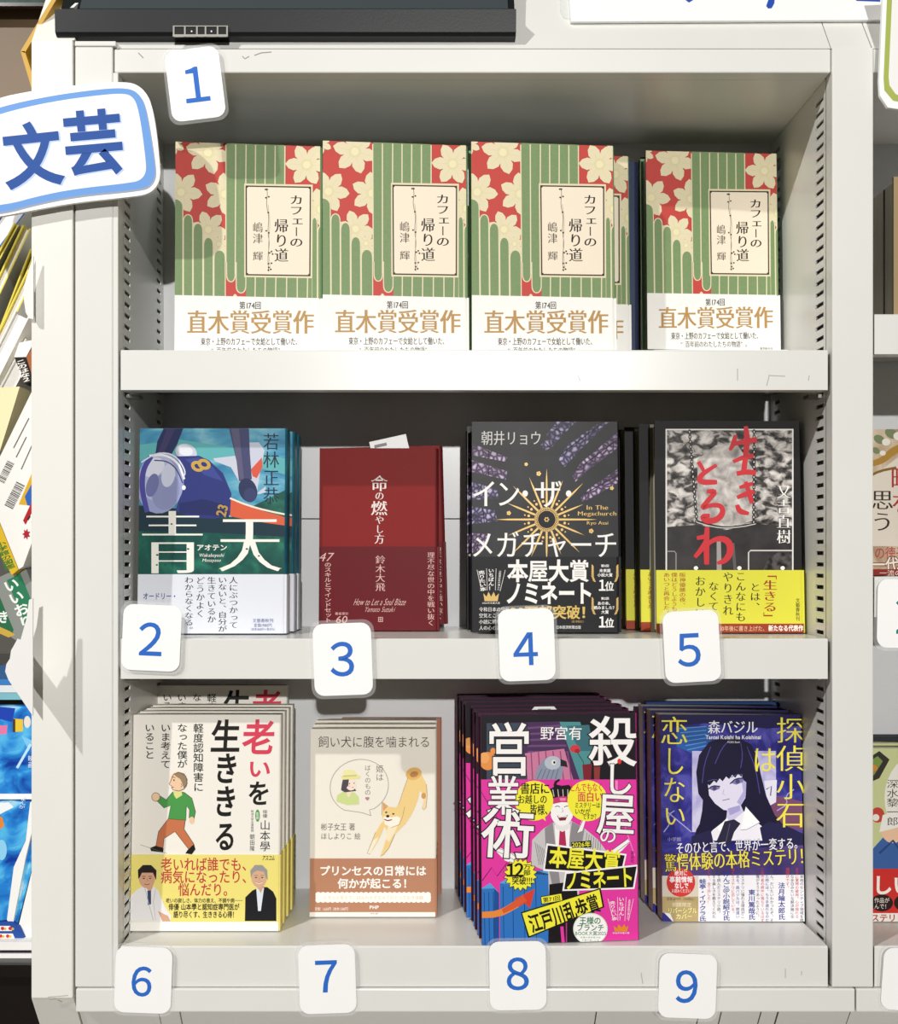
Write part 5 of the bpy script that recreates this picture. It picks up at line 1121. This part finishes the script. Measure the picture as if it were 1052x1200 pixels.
A = sign_art(e, .03, 'cover_print'); A.poly([(8, 680), (24, 672), (40, 712), (40, 745), (34, 742)], '#2c7a58'); A.poly([(-20, 700), (0, 700), (16, 738), (14, 744), (-10, 728)], '#2a6b48'); A.V('いいおり', 14, 676, 30, 738, '#eef2ec', b=.03, rot=-22); A.T('き', -2, 716, 10, 730, '#eef2ec', b=.03); A.poly([(-10, 730), (12, 740), (18, 744), (10, 747), (-10, 738)], '#c9a646'); A.done()
CW = mat('cutout_card', '#ecebe8', .5)
ce, co = plate('cutout_card', 'plain white cutout card with wavy edge stuck beside the end panel', 'card', [(38.4, 701), (34, 703), (31, 725), (24, 750), (20.5, 748.5), (17, 755), (13, 762), (11.5, 772), (7.5, 778), (6, 787), (10, 797), (38.4, 839)], -.038, .0015, CW, ('card_sheet',))
box('card_tab', (XE-.0015-co.x, .0015, Z(805, -.038)-co.z), (XE-.0002-co.x, .06, Z(770, -.038)-co.z), CW, ce)
ce, co = plate('cutout_card', 'small grey rounded card stuck beside the end panel', 'card', [(39, 300), (33, 318), (28, 336), (28, 352), (30, 366), (34, 373), (39, 374)], -.012, .0015, CW, ('card_sheet',))
box('card_tab', (XE-.0015-co.x, .0015, Z(362, -.012)-co.z), (XE-.0002-co.x, .04, Z(335, -.012)-co.z), CW, ce)
# blue comics, lower left
BLU = ramp_mat('blue_comic_print', [(.32, '#123a9c'), (.5, '#2a86d6'), (.62, '#5cc0ec'), (.75, '#d4ecf6')], scale=32, dist=1.2)
def comic(label, face, edge, d, cover, name='comic_book'):
    e, o = plate(name, label, 'book', face, d, .012, cover, ('cover',))
    if edge: prism('pages', sub(edge, d+.0005, o), (0, .0115, 0), WP, e)
    return e, o
e, o = comic('blue comic book with white edge lying above another blue comic', [(-60, 828), (46, 828), (46, 930), (-60, 930)], [(-60, 930), (46, 930), (46, 936.5), (-60, 936.5)], .05, BLU)
A = sign_art(e, .05, 'cover_print'); A.poly([(-20, 838), (14, 846), (18, 830), (-20, 826)], '#2344b0'); A.poly([(15, 842), (27, 843), (27, 857), (15, 858)], '#e8c53a'); A.poly([(15, 842), (18, 843), (18, 858), (15, 858)], '#4a3a24'); A.ell(32, 846, 4, 7, '#e9dfd0'); A.poly([(-10, 850), (9, 850), (8, 860), (-10, 862)], '#e27aa8')
A.V('映画', 33, 885, 39, 900, '#e9f4fa'); A.poly([(25, 862), (38, 868), (34, 880)], '#7cc6ee'); A.line([(20, 900), (36, 872)], 3, '#bfe4f6'); A.done()
e, o = comic('glossy blue comic book at the front of the lower left stack', [(-60, 940), (35, 940), (30, 985), (16, 1016), (8, 1078), (-60, 1084)], [(35.5, 940), (46, 940), (30, 1006), (15, 1084), (8.3, 1078), (16.3, 1016), (30.4, 985)], .045, BLU)
A = sign_art(e, .045, 'cover_print'); A.poly([(-20, 944), (10, 940), (16, 946), (0, 954), (-20, 952)], '#f1f5f8'); A.V('まんが', 23, 934, 30, 948, '#eaf3fa', rot=12); A.poly([(-5, 955), (3, 958), (5, 968), (0, 972)], '#e58a3a'); A.ell(2, 996, 6, 12, '#8fd0f0'); A.done()
e, o = comic('second glossy blue comic book tucked behind the front one', [(30, 1006), (46, 960), (46, 985), (22, 1084), (15, 1084)], [(46, 985), (46, 1030), (40, 1100), (24, 1104), (20.5, 1085)], .048, BLU)
e, o = plate('comic_book', 'white comic book with a patterned spine lying under the blue comics', 'book', [(-60, 1080), (14, 1080), (22, 1086), (30, 1104), (-60, 1103)], .044, .15, ink('#2a4fa0'), ('cover',))
A = sign_art(e, .044, 'spine_print'); A.poly([(-20, 1085), (12, 1085), (14, 1091), (-20, 1091)], '#f0ede6'); A.poly([(-20, 1094), (15, 1094), (18, 1101), (-20, 1101)], '#f0ede6')
for x, y in ((3, 1088), (9, 1097), (12, 1088), (1, 1097)): A.ell(x, y, 2.2, 2.2, '#c8323a', n=8); A.ell(x+3, y+.5, 1.6, 1.6, '#e0b030', n=8)
A.done()
for lb, y0, y1 in (('white page block of the upper book lying under the comics', 1104, 1114), ('white page block of the lowest book lying under the comics', 1117.5, 1128)):
    e, o = plate('lying_book', lb, 'book', [(-60, y0), (38, y0), (42, y0+(y1-y0)/2), (38, y1), (-60, y1)], .035, .15, WP, ('pages',))
    prism('cover', sub([(-60, y1), (38, y1), (38, y1+2.6), (-60, y1+2.6)], .034, o), (0, .15, 0), ink('#2c2430' if y0 < 1110 else '#e4e2de'), e)
for lb, y0, y1, c in (('teal edged book lying on the blue comics', 812, 820, '#7fb6c0'), ('white edged book lying on the blue comics', 803, 811.5, '#dfe3e4'), ('red and blue book lying topmost above the comics', 796, 802.5, '#3f7cc0')):
    plate('lying_book', lb, 'book', [(-60, y0), (36, y0), (36, y1), (-60, y1)], .06, .12, ink(c), ('cover',))
leaning('blue and white picture book at the top of the rack', (-30, 330), (40, 236), 26, .13, '#3c64b4', WP, face='#e6ecf4')
bpy.data.objects.remove(_to); bpy.data.curves.remove(_tc)
